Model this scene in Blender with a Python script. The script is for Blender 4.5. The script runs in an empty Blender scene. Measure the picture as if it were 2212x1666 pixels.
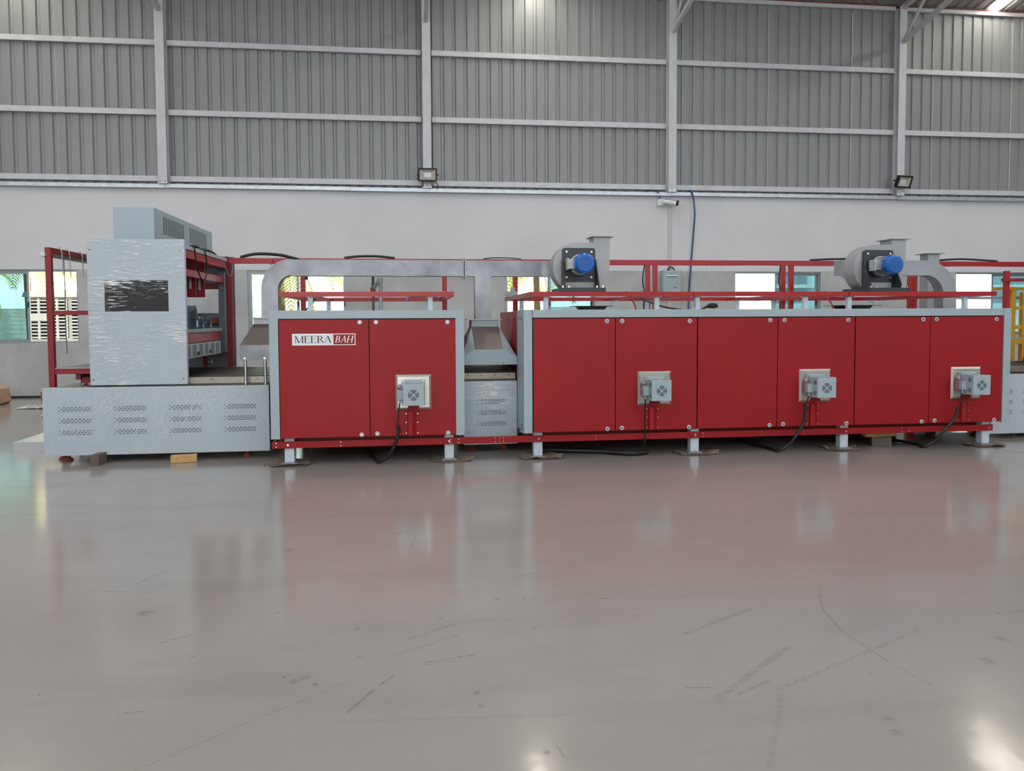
import bpy, bmesh, math, random
from mathutils import Vector, Matrix
random.seed(7)
S = bpy.context.scene
COL = S.collection
PI = math.pi

# ------------------------------------------------------------------ camera
F_PX, CY_PX = 1691.41, 771.13
YAW, PITCH, ROLL = 0.1293, -0.0489, 0.0049
_f = Vector((math.sin(YAW)*math.cos(PITCH), math.cos(YAW)*math.cos(PITCH), math.sin(PITCH)))
_r = Vector((math.cos(YAW), -math.sin(YAW), 0))
_d = _f.cross(_r)
_r2 = _r*math.cos(ROLL) + _d*math.sin(ROLL)
_d2 = _d*math.cos(ROLL) - _r*math.sin(ROLL)
cam = bpy.data.objects.new('camera', bpy.data.cameras.new('camera'))
COL.objects.link(cam)
_m = Matrix.Identity(4)
for i in range(3):
    _m[i][0], _m[i][1], _m[i][2] = _r2[i], -_d2[i], -_f[i]
_m[2][3] = 1.55
cam.matrix_world = _m
cam.data.sensor_fit = 'HORIZONTAL'
cam.data.sensor_width = 36
cam.data.lens = F_PX/2212*36
cam.data.shift_y = -(833-CY_PX)/2212
cam.data.clip_start, cam.data.clip_end = .05, 300
S.camera = cam

# ------------------------------------------------------------------ world, light, exposure
SKY = 9.0            # radiance of the bright hazy sky outside
DOOR = 1.2           # area lamp added in the unseen doorway behind the viewer, for daylight
ROOF = 6.6           # unseen glowing roof sheets, added for general light from above
BAND = 4.5            # unseen glowing sheets added behind the viewer to light the machine fronts
STRIP = 40.0         # narrow clear strips next to the eaves
w = bpy.data.worlds.new('sky'); S.world = w; w.use_nodes = True
bg = w.node_tree.nodes['Background']
bg.inputs[0].default_value = (.93, .97, 1, 1)
bg.inputs[1].default_value = SKY
S.view_settings.view_transform = 'Standard'
S.view_settings.look = 'None'
S.view_settings.exposure = 0.1
S.view_settings.gamma = 1.0
S.view_settings.use_curve_mapping = False
S.cycles.max_bounces = 10
S.cycles.diffuse_bounces = 5
S.cycles.glossy_bounces = 5
S.cycles.transparent_max_bounces = 12
S.cycles.caustics_reflective = False
S.cycles.caustics_refractive = False
S.cycles.sample_clamp_indirect = 6
sl = bpy.data.lights.new('sun', 'SUN'); sl.energy = 7.0; sl.angle = .01; sl.color = (1, .95, .86)
so = bpy.data.objects.new('sun', sl); COL.objects.link(so); so.rotation_euler = (math.radians(30), math.radians(-14), 0)
for dx in (-2.2,):
    ld = bpy.data.lights.new('door_fill_lamp', 'AREA'); ld.shape = 'RECTANGLE'
    ld.size, ld.size_y = 6.5, 4.4
    ld.energy = DOOR*6.5*4.4*PI; ld.color = (.97, .985, 1)
    lo = bpy.data.objects.new('door_fill_lamp', ld); COL.objects.link(lo)
    lo.location = (dx, -10.85, 2.25); lo.rotation_euler = (PI/2, 0, 0)

# ------------------------------------------------------------------ materials
def lin(r, g, b):
    f = lambda c: (c/255/12.92) if c/255 <= .04045 else ((c/255+.055)/1.055)**2.4
    return (f(r), f(g), f(b), 1)

def nodes(name):
    m = bpy.data.materials.new(name); m.use_nodes = True
    nt = m.node_tree
    return m, nt, nt.nodes['Principled BSDF'], nt.nodes['Material Output']

def NEW(nt, t, **kw):
    n = nt.nodes.new(t)
    for k, v in kw.items():
        if k.startswith('i_'):
            n.inputs[int(k[2:])].default_value = v
        else:
            setattr(n, k, v)
    return n

def noise(nt, scale, detail=4, rough=.55, stretch=None, coord='Object', rot=None):
    tc = NEW(nt, 'ShaderNodeTexCoord'); src = tc.outputs[coord]
    if stretch:
        mp = NEW(nt, 'ShaderNodeMapping'); mp.inputs['Scale'].default_value = stretch
        if rot:
            m0 = NEW(nt, 'ShaderNodeMapping'); m0.inputs['Rotation'].default_value = rot
            nt.links.new(src, m0.inputs[0]); src = m0.outputs[0]
        nt.links.new(src, mp.inputs[0]); src = mp.outputs[0]
    n = NEW(nt, 'ShaderNodeTexNoise'); n.inputs['Scale'].default_value = scale
    n.inputs['Detail'].default_value = detail; n.inputs['Roughness'].default_value = rough
    nt.links.new(src, n.inputs['Vector'])
    return n.outputs['Fac']

def ramp(nt, fac, a, ca, b, cb):
    r = NEW(nt, 'ShaderNodeValToRGB'); e = r.color_ramp.elements
    e[0].position, e[0].color = a, ca; e[1].position, e[1].color = b, cb
    nt.links.new(fac, r.inputs[0]); return r.outputs[0]

def M(name, rgb, rough=.5, metal=0, var=.06, scale=3, bump=0, bscale=30, stretch=None, spec=.5, coat=0):
    """painted / metal surface: base colour with a soft procedural variation"""
    m, nt, p, o = nodes(name)
    c = lin(*rgb); lo = tuple(x*(1-var) for x in c[:3])+(1,); hi = tuple(min(1, x*(1+var)) for x in c[:3])+(1,)
    nt.links.new(ramp(nt, noise(nt, scale, stretch=stretch), .3, lo, .7, hi), p.inputs['Base Color'])
    p.inputs['Roughness'].default_value = rough; p.inputs['Metallic'].default_value = metal
    p.inputs['Specular IOR Level'].default_value = spec
    p.inputs['Coat Weight'].default_value = coat
    if bump:
        b = NEW(nt, 'ShaderNodeBump'); b.inputs['Strength'].default_value = bump; b.inputs['Distance'].default_value = .01
        nt.links.new(noise(nt, bscale, stretch=stretch), b.inputs['Height']); nt.links.new(b.outputs[0], p.inputs['Normal'])
    return m

def emis(name, rgb, k):
    m, nt, p, o = nodes(name)
    p.inputs['Base Color'].default_value = (.8, .8, .8, 1)
    p.inputs['Emission Color'].default_value = lin(*rgb); p.inputs['Emission Strength'].default_value = k
    noise(nt, 5)
    return m

T = {}
T['red'] = M('red_paint', (144, 14, 22), .48, spec=.33, var=.07, scale=1.2, bump=.03, bscale=220)
T['red_dark'] = M('red_oxide_paint', (128, 26, 30), .5, var=.12, scale=4)
T['red_rail'] = M('red_channel_paint', (158, 20, 27), .35, var=.06, scale=3)
T['grey'] = M('pale_blue_grey_paint', (155, 171, 177), .42, var=.03, scale=2)
T['white'] = M('off_white_paint', (176, 186, 193), .45, var=.03, scale=2)
T['leg'] = M('pale_leg_paint', (188, 200, 210), .45, var=.10, scale=14)
T['inox'] = M('brushed_stainless', (130, 132, 137), .42, .9, var=.3, scale=3.0, bump=.06, bscale=8)
T['inox_dull'] = M('dull_galvanised', (158, 163, 167), .45, .55, var=.08, scale=4)
T['fan_grey'] = M('fan_grey_paint', (158, 160, 161), .4, .15, var=.05, scale=3)
T['chase'] = M('chase_paint', (192, 190, 185), .7, var=.05)
T['railsteel'] = M('rail_steel', (146, 138, 128), .35, .7, var=.12, scale=6)
T['polished'] = M('polished_plate', (188, 184, 176), .34, .7, var=.08, scale=5)
T['slope'] = M('plate_brown_reflection', (112, 101, 95), .35, .5, var=.08, scale=2)  # dark brown reflection put into the colour of the steel hood slopes
T['chrome'] = M('zinc_plate', (200, 202, 204), .25, 1, var=.05)
T['charcoal'] = M('charcoal_paint', (44, 49, 55), .42, var=.08)
T['black'] = M('black_rubber', (16, 16, 18), .55, var=.1)
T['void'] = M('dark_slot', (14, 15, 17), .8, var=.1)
T['blue'] = M('motor_blue', (8, 92, 178), .3, var=.06)
T['alu'] = M('cast_aluminium', (178, 182, 184), .4, .5, var=.1, scale=20)
T['teal'] = M('dark_teal_motor', (52, 72, 80), .4, var=.08)
T['clad'] = M('grey_cladding', (138, 141, 141), .48, .1, var=.05, scale=1.1, stretch=(1, 1, .25))
T['steel'] = M('painted_steel', (196, 197, 202), .5, var=.07, scale=6, stretch=(1, 1, .5))
T['galv'] = M('galvanised_strip', (186, 194, 200), .35, .5, var=.12, scale=9)
T['roofsheet'] = M('roof_sheet', (150, 147, 145), .5, .1, var=.06, scale=1.2)
T['oxide'] = M('red_oxide_purlin', (112, 58, 52), .6, var=.1)
T['yellow'] = M('yellow_paint', (190, 140, 30), .45, var=.10, scale=12)
T['wood'] = M('pale_timber', (186, 150, 92), .7, var=.18, scale=14, stretch=(1, 8, 8))
T['wood_dark'] = M('weathered_timber', (96, 84, 74), .8, var=.25, scale=10, stretch=(1, 6, 6))
T['card'] = M('crumpled_cardboard', (108, 93, 80), .85, var=.2, scale=18, bump=.3, bscale=40)
T['carton'] = M('carton', (166, 130, 102), .8, var=.1, scale=8)
T['film_white'] = M('loose_plastic', (168, 166, 162), .25, var=.1, scale=20, bump=.5, bscale=25)
T['logo_white'] = M('decal_white', (216, 222, 228), .4, var=.02)
T['logo_border'] = M('decal_border', (240, 238, 240), .4, var=.02)
T['logo_ink'] = M('decal_ink', (78, 18, 34), .5, var=.05)
T['cable'] = M('black_cable', (20, 20, 22), .5, var=.1)
T['hose_blue'] = M('blue_cable', (32, 82, 120), .4, var=.08)
T['conduit'] = M('grey_conduit', (120, 122, 124), .45, .3, var=.1)
T['rust'] = M('primer_foot', (140, 62, 44), .6, var=.15)
T['bar'] = M('dark_steel_bar', (96, 92, 86), .28, .9, var=.15, scale=9)
T['pinkbox'] = M('mauve_cover', (150, 118, 128), .4, var=.05)
T['plate_in'] = M('interior_grey', (96, 102, 108), .5, var=.05)
T['cooler'] = M('cooler_plastic', (206, 202, 192), .5, var=.05)
T['trunk'] = M('palm_trunk', (120, 100, 74), .9, var=.2, scale=8)
T['bldg'] = M('pale_blue_render', (196, 218, 228), .8, var=.04)
T['cwall'] = M('compound_wall', (214, 216, 212), .85, var=.06)
T['ground'] = M('outside_ground', (190, 184, 172), .9, var=.1, scale=.8)
T['alum_frame'] = M('window_aluminium', (150, 158, 164), .4, .6, var=.06)
T['strip'] = emis('clear_roof_strip', (255, 246, 232), STRIP)
T['roof_fill'] = emis('roof_fill_light', (250, 252, 255), ROOF)
T['band'] = emis('wall_fill_light', (246, 250, 255), BAND)
T['lens'] = M('lamp_lens', (196, 190, 180), .2, .3, var=.06)
T['acrylic'] = M('smoked_acrylic', (24, 28, 32), .08, var=.1, coat=.5)

def leaf_mat():
    m, nt, p, o = nodes('palm_leaf')
    nt.links.new(ramp(nt, noise(nt, 1.5), .3, lin(120, 130, 52), .7, lin(196, 186, 84)), p.inputs['Base Color'])
    p.inputs['Roughness'].default_value = .5
    t = NEW(nt, 'ShaderNodeBsdfTranslucent'); t.inputs[0].default_value = lin(226, 214, 110)
    mx = NEW(nt, 'ShaderNodeMixShader'); mx.inputs[0].default_value = .5
    nt.links.new(p.outputs[0], mx.inputs[1]); nt.links.new(t.outputs[0], mx.inputs[2]); nt.links.new(mx.outputs[0], o.inputs[0])
    return m
T['leaf'] = leaf_mat()

def glass_mat(name, tint, ref=.06):
    m, nt, p, o = nodes(name); nt.nodes.remove(p)
    t = NEW(nt, 'ShaderNodeBsdfTransparent')
    nt.links.new(ramp(nt, noise(nt, 2.5, stretch=(3, 1, .6)), .35, tuple(c*.82 for c in tint[:3])+(1,), .65, tint), t.inputs[0])
    g = NEW(nt, 'ShaderNodeBsdfGlossy'); g.inputs['Roughness'].default_value = .05
    mx = NEW(nt, 'ShaderNodeMixShader'); mx.inputs[0].default_value = ref
    nt.links.new(t.outputs[0], mx.inputs[1]); nt.links.new(g.outputs[0], mx.inputs[2]); nt.links.new(mx.outputs[0], o.inputs[0])
    return m
T['glass'] = glass_mat('blue_green_glass', (.30, .41, .42, 1))
T['glass_pale'] = glass_mat('frosted_pale_glass', (.62, .68, .64, 1))

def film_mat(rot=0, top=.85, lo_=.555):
    """clear stretch film: streaky milky wrinkles, partly glossy, with highlights painted in as diffuse white"""
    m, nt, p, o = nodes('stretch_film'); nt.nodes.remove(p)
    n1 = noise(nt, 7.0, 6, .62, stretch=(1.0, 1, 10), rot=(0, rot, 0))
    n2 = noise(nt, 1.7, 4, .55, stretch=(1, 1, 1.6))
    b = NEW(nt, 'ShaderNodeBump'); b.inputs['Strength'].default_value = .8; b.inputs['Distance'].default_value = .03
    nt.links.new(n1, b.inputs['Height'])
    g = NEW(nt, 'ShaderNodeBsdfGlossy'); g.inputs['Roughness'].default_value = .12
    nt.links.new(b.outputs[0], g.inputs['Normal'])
    df = NEW(nt, 'ShaderNodeBsdfDiffuse'); df.inputs[0].default_value = (.93, .95, .97, 1)  # white of the creases also carries the painted highlights
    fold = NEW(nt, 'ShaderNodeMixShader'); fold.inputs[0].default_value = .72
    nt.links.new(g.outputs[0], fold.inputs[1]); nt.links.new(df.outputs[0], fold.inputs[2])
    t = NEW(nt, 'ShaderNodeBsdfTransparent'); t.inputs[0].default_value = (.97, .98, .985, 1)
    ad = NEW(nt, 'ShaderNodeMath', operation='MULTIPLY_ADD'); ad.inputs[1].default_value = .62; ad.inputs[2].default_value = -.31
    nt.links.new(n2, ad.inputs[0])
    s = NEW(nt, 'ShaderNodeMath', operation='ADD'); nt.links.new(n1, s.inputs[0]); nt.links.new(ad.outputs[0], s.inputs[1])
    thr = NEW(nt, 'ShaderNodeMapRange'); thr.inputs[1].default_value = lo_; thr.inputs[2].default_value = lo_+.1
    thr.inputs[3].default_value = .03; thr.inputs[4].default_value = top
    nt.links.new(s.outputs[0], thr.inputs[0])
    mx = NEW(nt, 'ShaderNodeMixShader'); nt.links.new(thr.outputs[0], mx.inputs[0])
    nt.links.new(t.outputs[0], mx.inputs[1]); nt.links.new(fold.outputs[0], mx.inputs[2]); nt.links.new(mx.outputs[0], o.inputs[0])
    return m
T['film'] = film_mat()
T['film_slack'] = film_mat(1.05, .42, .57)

def tread_mat():
    m, nt, p, o = nodes('checker_plate')
    p.inputs['Base Color'].default_value = lin(206, 206, 208); p.inputs['Metallic'].default_value = .6; p.inputs['Roughness'].default_value = .35
    tc = NEW(nt, 'ShaderNodeTexCoord'); mp = NEW(nt, 'ShaderNodeMapping'); mp.inputs['Rotation'].default_value = (.6, .78, .78); mp.inputs['Scale'].default_value = (26, 26, 26)
    v = NEW(nt, 'ShaderNodeTexChecker'); v.inputs['Scale'].default_value = 1.0
    nt.links.new(tc.outputs['Object'], mp.inputs[0]); nt.links.new(mp.outputs[0], v.inputs['Vector'])
    b = NEW(nt, 'ShaderNodeBump'); b.inputs['Strength'].default_value = .8; b.inputs['Distance'].default_value = .01
    nt.links.new(v.outputs['Fac'], b.inputs['Height']); nt.links.new(b.outputs[0], p.inputs['Normal'])
    return m
T['tread'] = tread_mat()

def plaster_mat():
    """white plaster above a grey painted dado (the paint line is at 2.59 m)"""
    m, nt, p, o = nodes('plaster')
    tc = NEW(nt, 'ShaderNodeTexCoord'); sp = NEW(nt, 'ShaderNodeSeparateXYZ'); nt.links.new(tc.outputs['Object'], sp.inputs[0])
    gt = NEW(nt, 'ShaderNodeMath', operation='GREATER_THAN'); gt.inputs[1].default_value = 2.592; nt.links.new(sp.outputs[2], gt.inputs[0])
    n = noise(nt, .9, 6)
    up = ramp(nt, n, .3, lin(204, 205, 208), .7, lin(214, 215, 218))
    dn = ramp(nt, noise(nt, 1.3, 7, .65), .25, lin(158, 158, 156), .65, lin(184, 186, 186))
    mx = NEW(nt, 'ShaderNodeMix', data_type='RGBA'); nt.links.new(gt.outputs[0], mx.inputs[0])
    nt.links.new(dn, mx.inputs[6]); nt.links.new(up, mx.inputs[7]); nt.links.new(mx.outputs[2], p.inputs['Base Color'])
    p.inputs['Roughness'].default_value = .75
    b = NEW(nt, 'ShaderNodeBump'); b.inputs['Strength'].default_value = .12; b.inputs['Distance'].default_value = .01
    nt.links.new(noise(nt, 9, 6), b.inputs['Height']); nt.links.new(b.outputs[0], p.inputs['Normal'])
    return m
T['plaster'] = plaster_mat()

SEG = [(0.04,3.48,0.28,3.54,.006,.8),(0.04,3.46,0.27,3.50,.004,.5),(-0.26,3.08,-0.17,3.25,.010,.6),(-0.14,3.30,-0.09,3.37,.010,.5),(-0.96,2.77,-0.60,3.08,.005,.4),(-0.60,3.08,-0.30,3.33,.005,.4),(-0.02,3.76,0.22,3.92,.018,.3),(-0.07,3.59,0.21,3.77,.02,.2),(0.99,4.17,1.07,4.16,.008,.8),(-1.84,4.70,-1.47,4.62,.008,.35),(-1.16,3.19,-1.07,3.20,.006,.7),(-1.61,4.80,-1.51,5.00,.010,.4),(1.22,2.98,1.74,3.41,.024,.28),(1.32,3.63,1.78,3.90,.02,.28),(1.50,3.02,2.47,3.51,.018,.22),(1.31,3.00,1.50,3.10,.012,.35),(2.36,4.23,2.25,4.05,.012,.25),(2.25,4.05,2.15,3.82,.012,.4),(2.15,3.82,2.10,3.55,.010,.45),(2.10,3.55,2.12,3.19,.009,.45),(2.12,3.19,2.16,2.97,.008,.3),(-0.15,5.63,-0.04,5.71,.012,.5),(-0.04,5.71,0.02,5.55,.012,.5),(0.02,5.55,-0.02,5.22,.010,.4),(1.13,3.09,1.23,3.08,.006,.6),(0.51,2.73,0.53,2.63,.006,.5),(3.08,3.67,3.19,3.67,.008,.5),(0.65,4.63,0.73,4.63,.016,.4),(1.50,2.98,1.21,2.49,.02,.18),(-0.28,3.01,0.60,2.94,.018,.14),(-1.20,3.89,-1.09,3.96,.012,.5)]
DOT = [(-1.41,4.30,.055,.6),(-0.51,3.38,.03,.6),(-0.47,3.41,.03,.5),(-0.42,3.34,.02,.7),(-0.56,3.43,.012,.7),(-0.28,3.92,.02,.6),(-0.25,3.59,.02,.6),(0.46,4.24,.025,.7),(0.47,2.69,.022,.7),(0.60,3.80,.010,.9),(3.03,3.66,.016,.9),(-0.82,5.36,.05,.5),(2.56,3.15,.05,.4),(2.81,3.36,.04,.4),(1.81,2.73,.04,.4),(1.78,2.64,.03,.5),(0.26,3.17,.02,.6),(0.27,3.06,.02,.6),(0.14,4.00,.025,.4),(-1.01,3.70,.02,.5),(1.97,3.11,.014,.6)]
def floor_mat():
    m, nt, p, o = nodes('epoxy_floor'); L = nt.links.new
    tc = NEW(nt, 'ShaderNodeTexCoord'); P = tc.outputs['Object']
    base = ramp(nt, noise(nt, .35, 6, .6), .3, lin(140, 133, 127), .7, lin(151, 146, 141))
    smear = noise(nt, 1.1, 6, .65, stretch=(.5, 1.8, 1))
    mp = NEW(nt, 'ShaderNodeMapRange'); mp.inputs[1].default_value = .5; mp.inputs[2].default_value = .8; mp.inputs[3].default_value = 0; mp.inputs[4].default_value = .45
    L(smear, mp.inputs[0])
    c0 = NEW(nt, 'ShaderNodeMix', data_type='RGBA'); c0.inputs[7].default_value = lin(124, 117, 109)
    L(mp.outputs[0], c0.inputs[0]); L(base, c0.inputs[6])
    nz = noise(nt, 40, 4, .7)
    total = None
    def vm(op, a, b=None):
        n = NEW(nt, 'ShaderNodeVectorMath', operation=op)
        for k, x in enumerate((a, b)):
            if x is None: continue
            if isinstance(x, (tuple, Vector)): n.inputs[k].default_value = x
            else: L(x, n.inputs[k])
        return n
    def add_mark(dist, wid, k):
        nonlocal total
        r = NEW(nt, 'ShaderNodeMapRange'); r.inputs[1].default_value = wid; r.inputs[2].default_value = wid*.35
        r.inputs[3].default_value = 0; r.inputs[4].default_value = k
        L(dist, r.inputs[0])
        if total is None: total = r.outputs[0]
        else:
            a = NEW(nt, 'ShaderNodeMath', operation='MAXIMUM'); L(total, a.inputs[0]); L(r.outputs[0], a.inputs[1]); total = a.outputs[0]
    for x0, y0, x1, y1, wd, k in SEG:
        A = Vector((x0, y0, 0)); D = Vector((x1-x0, y1-y0, 0)); l2 = D.length_squared
        pa = vm('SUBTRACT', P, A)
        dt = vm('DOT_PRODUCT', pa.outputs[0], tuple(D/l2))
        cl = NEW(nt, 'ShaderNodeClamp'); L(dt.outputs['Value'], cl.inputs[0])
        sc = NEW(nt, 'ShaderNodeVectorMath', operation='SCALE'); sc.inputs[0].default_value = D; L(cl.outputs[0], sc.inputs['Scale'])
        ds = vm('DISTANCE', pa.outputs[0], sc.outputs[0])
        add_mark(ds.outputs['Value'], wd, k)
    for x0, y0, r, k in DOT:
        add_mark(vm('DISTANCE', P, (x0, y0, 0)).outputs['Value'], r, k)
    br = NEW(nt, 'ShaderNodeMapRange'); br.inputs[1].default_value = .38; br.inputs[2].default_value = .58; L(nz, br.inputs[0])
    mm = NEW(nt, 'ShaderNodeMath', operation='MULTIPLY'); L(total, mm.inputs[0]); mm.use_clamp = True; L(br.outputs[0], mm.inputs[1])
    c1 = NEW(nt, 'ShaderNodeMix', data_type='RGBA'); c1.inputs[7].default_value = lin(92, 86, 78)
    L(mm.outputs[0], c1.inputs[0]); L(c0.outputs[2], c1.inputs[6])
    # fine dark specks
    sp = NEW(nt, 'ShaderNodeTexVoronoi'); sp.inputs['Scale'].default_value = 2.2; L(P, sp.inputs['Vector'])
    sr = NEW(nt, 'ShaderNodeMapRange'); sr.inputs[1].default_value = .022; sr.inputs[2].default_value = .012; sr.inputs[3].default_value = 0; sr.inputs[4].default_value = .7
    L(sp.outputs['Distance'], sr.inputs[0])
    c2 = NEW(nt, 'ShaderNodeMix', data_type='RGBA'); c2.inputs[7].default_value = lin(84, 78, 70)
    L(sr.outputs[0], c2.inputs[0]); L(c1.outputs[2], c2.inputs[6])
    L(c2.outputs[2], p.inputs['Base Color'])
    rr = NEW(nt, 'ShaderNodeMapRange'); rr.inputs[3].default_value = .08; rr.inputs[4].default_value = .18; L(smear, rr.inputs[0])
    L(rr.outputs[0], p.inputs['Roughness'])
    b = NEW(nt, 'ShaderNodeBump'); b.inputs['Strength'].default_value = .07; b.inputs['Distance'].default_value = .02
    hs = NEW(nt, 'ShaderNodeMath', operation='MULTIPLY_ADD'); hs.inputs[1].default_value = .10
    L(noise(nt, 38, 3, .6), hs.inputs[0]); L(noise(nt, 3.0, 3, .5), hs.inputs[2])
    L(hs.outputs[0], b.inputs['Height']); L(b.outputs[0], p.inputs['Normal'])
    p.inputs['Specular IOR Level'].default_value = .43
    return m
T['floor'] = floor_mat()

# ------------------------------------------------------------------ mesh helpers
WORLD = {}
def world_of(o):
    return WORLD.get(o.name, Vector((0, 0, 0)))
def put(o, parent):
    COL.objects.link(o)
    if parent is not None:
        o.parent = parent; o.location = -world_of(parent)
    WORLD[o.name] = Vector((0, 0, 0))
    return o
def tag(o, label=None, cat=None, group=None, kind=None):
    for k, v in (('label', label), ('category', cat), ('group', group), ('kind', kind)):
        if v: o[k] = v
    return o
def thing(name, loc, label=None, cat=None, group=None, kind=None):
    o = bpy.data.objects.new(name, None); COL.objects.link(o)
    o.empty_display_size = .2; o.location = loc; WORLD[o.name] = Vector(loc)
    return tag(o, label, cat, group, kind)
def copy_tree(o, d=None, parent=None):
    c = o.copy(); COL.objects.link(c)
    if parent is not None: c.parent = parent
    if d is not None: c.location = o.location + Vector(d)
    WORLD[c.name] = world_of(o) + (Vector(d) if d is not None else Vector())
    for ch in [x for x in o.children]:
        copy_tree(ch, None, c)
    return c

class MB:
    def __init__(s): s.v, s.f = [], []
    def add(s, vs, fs):
        b = len(s.v); s.v += [tuple(x) for x in vs]; s.f += [tuple(i+b for i in f) for f in fs]; return s
    def box(s, x0, x1, y0, y1, z0, z1):
        return s.add([(x0,y0,z0),(x1,y0,z0),(x1,y1,z0),(x0,y1,z0),(x0,y0,z1),(x1,y0,z1),(x1,y1,z1),(x0,y1,z1)],
                     [(0,3,2,1),(4,5,6,7),(0,1,5,4),(1,2,6,5),(2,3,7,6),(3,0,4,7)])
    def bar(s, p0, p1, w, h, up=(0, 0, 1)):
        p0, p1 = Vector(p0), Vector(p1); d = (p1-p0).normalized(); u = Vector(up)
        a = d.cross(u)
        if a.length < 1e-4: a = d.cross(Vector((0, 1, 0)))
        a.normalize(); u = a.cross(d).normalized(); a *= w/2; u *= h/2
        vs = [p+q for p in (p0, p1) for q in (-a-u, a-u, a+u, -a+u)]
        return s.add(vs, [(0,1,2,3),(7,6,5,4),(0,4,5,1),(1,5,6,2),(2,6,7,3),(3,7,4,0)])
    def cyl(s, p0, p1, r, n=16, r2=None, caps=True):
        p0, p1 = Vector(p0), Vector(p1); d = (p1-p0).normalized(); r2 = r if r2 is None else r2
        a = d.orthogonal().normalized(); b = d.cross(a)
        vs = [p+(a*math.cos(t*2*PI/n)+b*math.sin(t*2*PI/n))*q for p, q in ((p0, r), (p1, r2)) for t in range(n)]
        fs = [(i, (i+1) % n, n+(i+1) % n, n+i) for i in range(n)]
        if caps: fs += [tuple(range(n))[::-1], tuple(range(n, 2*n))]
        return s.add(vs, fs)
    def tube(s, path, r, n=8):
        P = [Vector(p) for p in path]; vs = []; fs = []
        ref = Vector((.13, .21, .97))
        for i, p in enumerate(P):
            d = (P[min(i+1, len(P)-1)]-P[max(i-1, 0)]).normalized()
            a = d.cross(ref)
            if a.length < .05: a = d.cross(Vector((1, 0, 0)))
            a.normalize(); b = d.cross(a); rr = r[i] if isinstance(r, (list, tuple)) else r
            vs += [p+(a*math.cos(t*2*PI/n)+b*math.sin(t*2*PI/n))*rr for t in range(n)]
        for i in range(len(P)-1):
            fs += [(i*n+t, i*n+(t+1) % n, (i+1)*n+(t+1) % n, (i+1)*n+t) for t in range(n)]
        fs += [tuple(range(n))[::-1], tuple(range((len(P)-1)*n, len(P)*n))]
        return s.add(vs, fs)
    def prism(s, poly, axis, a0, a1):
        """extrude a 2-D polygon; axis y: (x,z) outline, x: (y,z), z: (x,y)"""
        n = len(poly)
        def pt(q, a): return {'y': (q[0], a, q[1]), 'x': (a, q[0], q[1]), 'z': (q[0], q[1], a)}[axis]
        vs = [pt(q, a0) for q in poly]+[pt(q, a1) for q in poly]
        fs = [tuple(range(n)), tuple(range(n, 2*n))[::-1]]+[(i, n+i, n+(i+1) % n, (i+1) % n) for i in range(n)]
        return s.add(vs, fs)
    def build(s, name, mat, parent=None, bevel=0, smooth=False):
        me = bpy.data.meshes.new(name); me.from_pydata(s.v, [], s.f)
        bm = bmesh.new(); bm.from_mesh(me); bmesh.ops.recalc_face_normals(bm, faces=bm.faces); bm.to_mesh(me); bm.free()
        me.materials.append(T[mat] if isinstance(mat, str) else mat)
        if smooth:
            me.polygons.foreach_set('use_smooth', [True]*len(me.polygons))
            try: me.set_sharp_from_angle(angle=math.radians(40))
            except Exception: pass
        o = put(bpy.data.objects.new(name, me), parent)
        if bevel:
            b = o.modifiers.new('edge', 'BEVEL'); b.width = bevel; b.segments = 2; b.limit_method = 'ANGLE'
        return o
def box(name, mat, parent, *c, bevel=0): return MB().box(*c).build(name, mat, parent, bevel)
def cyl(name, mat, parent, p0, p1, r, n=16, r2=None): return MB().cyl(p0, p1, r, n, r2).build(name, mat, parent, smooth=True)
def tube(name, mat, parent, path, r, n=8): return MB().tube(path, r, n).build(name, mat, parent, smooth=True)
def smooth_path(pts, k=6):
    P = [Vector(p) for p in pts]; out = []
    for i in range(len(P)-1):
        a, b, c, d = P[max(i-1, 0)], P[i], P[i+1], P[min(i+2, len(P)-1)]
        for t in range(k):
            u = t/k
            out.append(.5*((2*b)+(c-a)*u+(2*a-5*b+4*c-d)*u*u+(3*b-a-3*c+d)*u**3))
    return out+[P[-1]]
def rrect(x0, x1, z0, z1, r, n=4):
    out = []
    for cx, cz, a in ((x1-r, z0+r, -90), (x1-r, z1-r, 0), (x0+r, z1-r, 90), (x0+r, z0+r, 180)):
        for i in range(n+1):
            t = math.radians(a+90*i/n); out.append((cx+r*math.cos(t), cz+r*math.sin(t)))
    return out

# ================================================================== the hall
HX0, HX1, HY0, WY = -20.0, 25.0, -11.0, 16.9      # hall extents, WY = inner face of the wall behind the machine
EAVE, RIDGE_Y, SLOPE = 8.60, 2.95, .19
def roof_z(y): return EAVE+SLOPE*(WY-y) if y > RIDGE_Y else EAVE+SLOPE*(WY-RIDGE_Y)-SLOPE*(RIDGE_Y-y)
tag(box('floor', 'floor', None, HX0, HX1, HY0, WY+.0, -.15, 0), kind='structure')
tag(box('ground', 'ground', None, -60, 70, WY+.25, 60, -.25, -.05), kind='structure')

# plaster wall with window openings
WIN = [(-8.60, -6.66), (-3.34, -1.31), (2.03, 4.05), (7.26, 9.32), (12.69, 14.72)]
WZ0, WZ1 = 1.10, 2.575
mb = MB(); T0, T1 = WY, WY+.23
xs = [HX0]+[v for wn in WIN for v in wn]+[HX1]
for i in range(len(xs)-1):
    if i % 2 == 0: mb.box(xs[i], xs[i+1], T0, T1, 0, 4.25)
    else:
        mb.box(xs[i], xs[i+1], T0, T1, 0, WZ0); mb.box(xs[i], xs[i+1], T0, T1, WZ1, 4.25)
wall = tag(mb.build('wall_back', 'plaster'), kind='structure')
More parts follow.
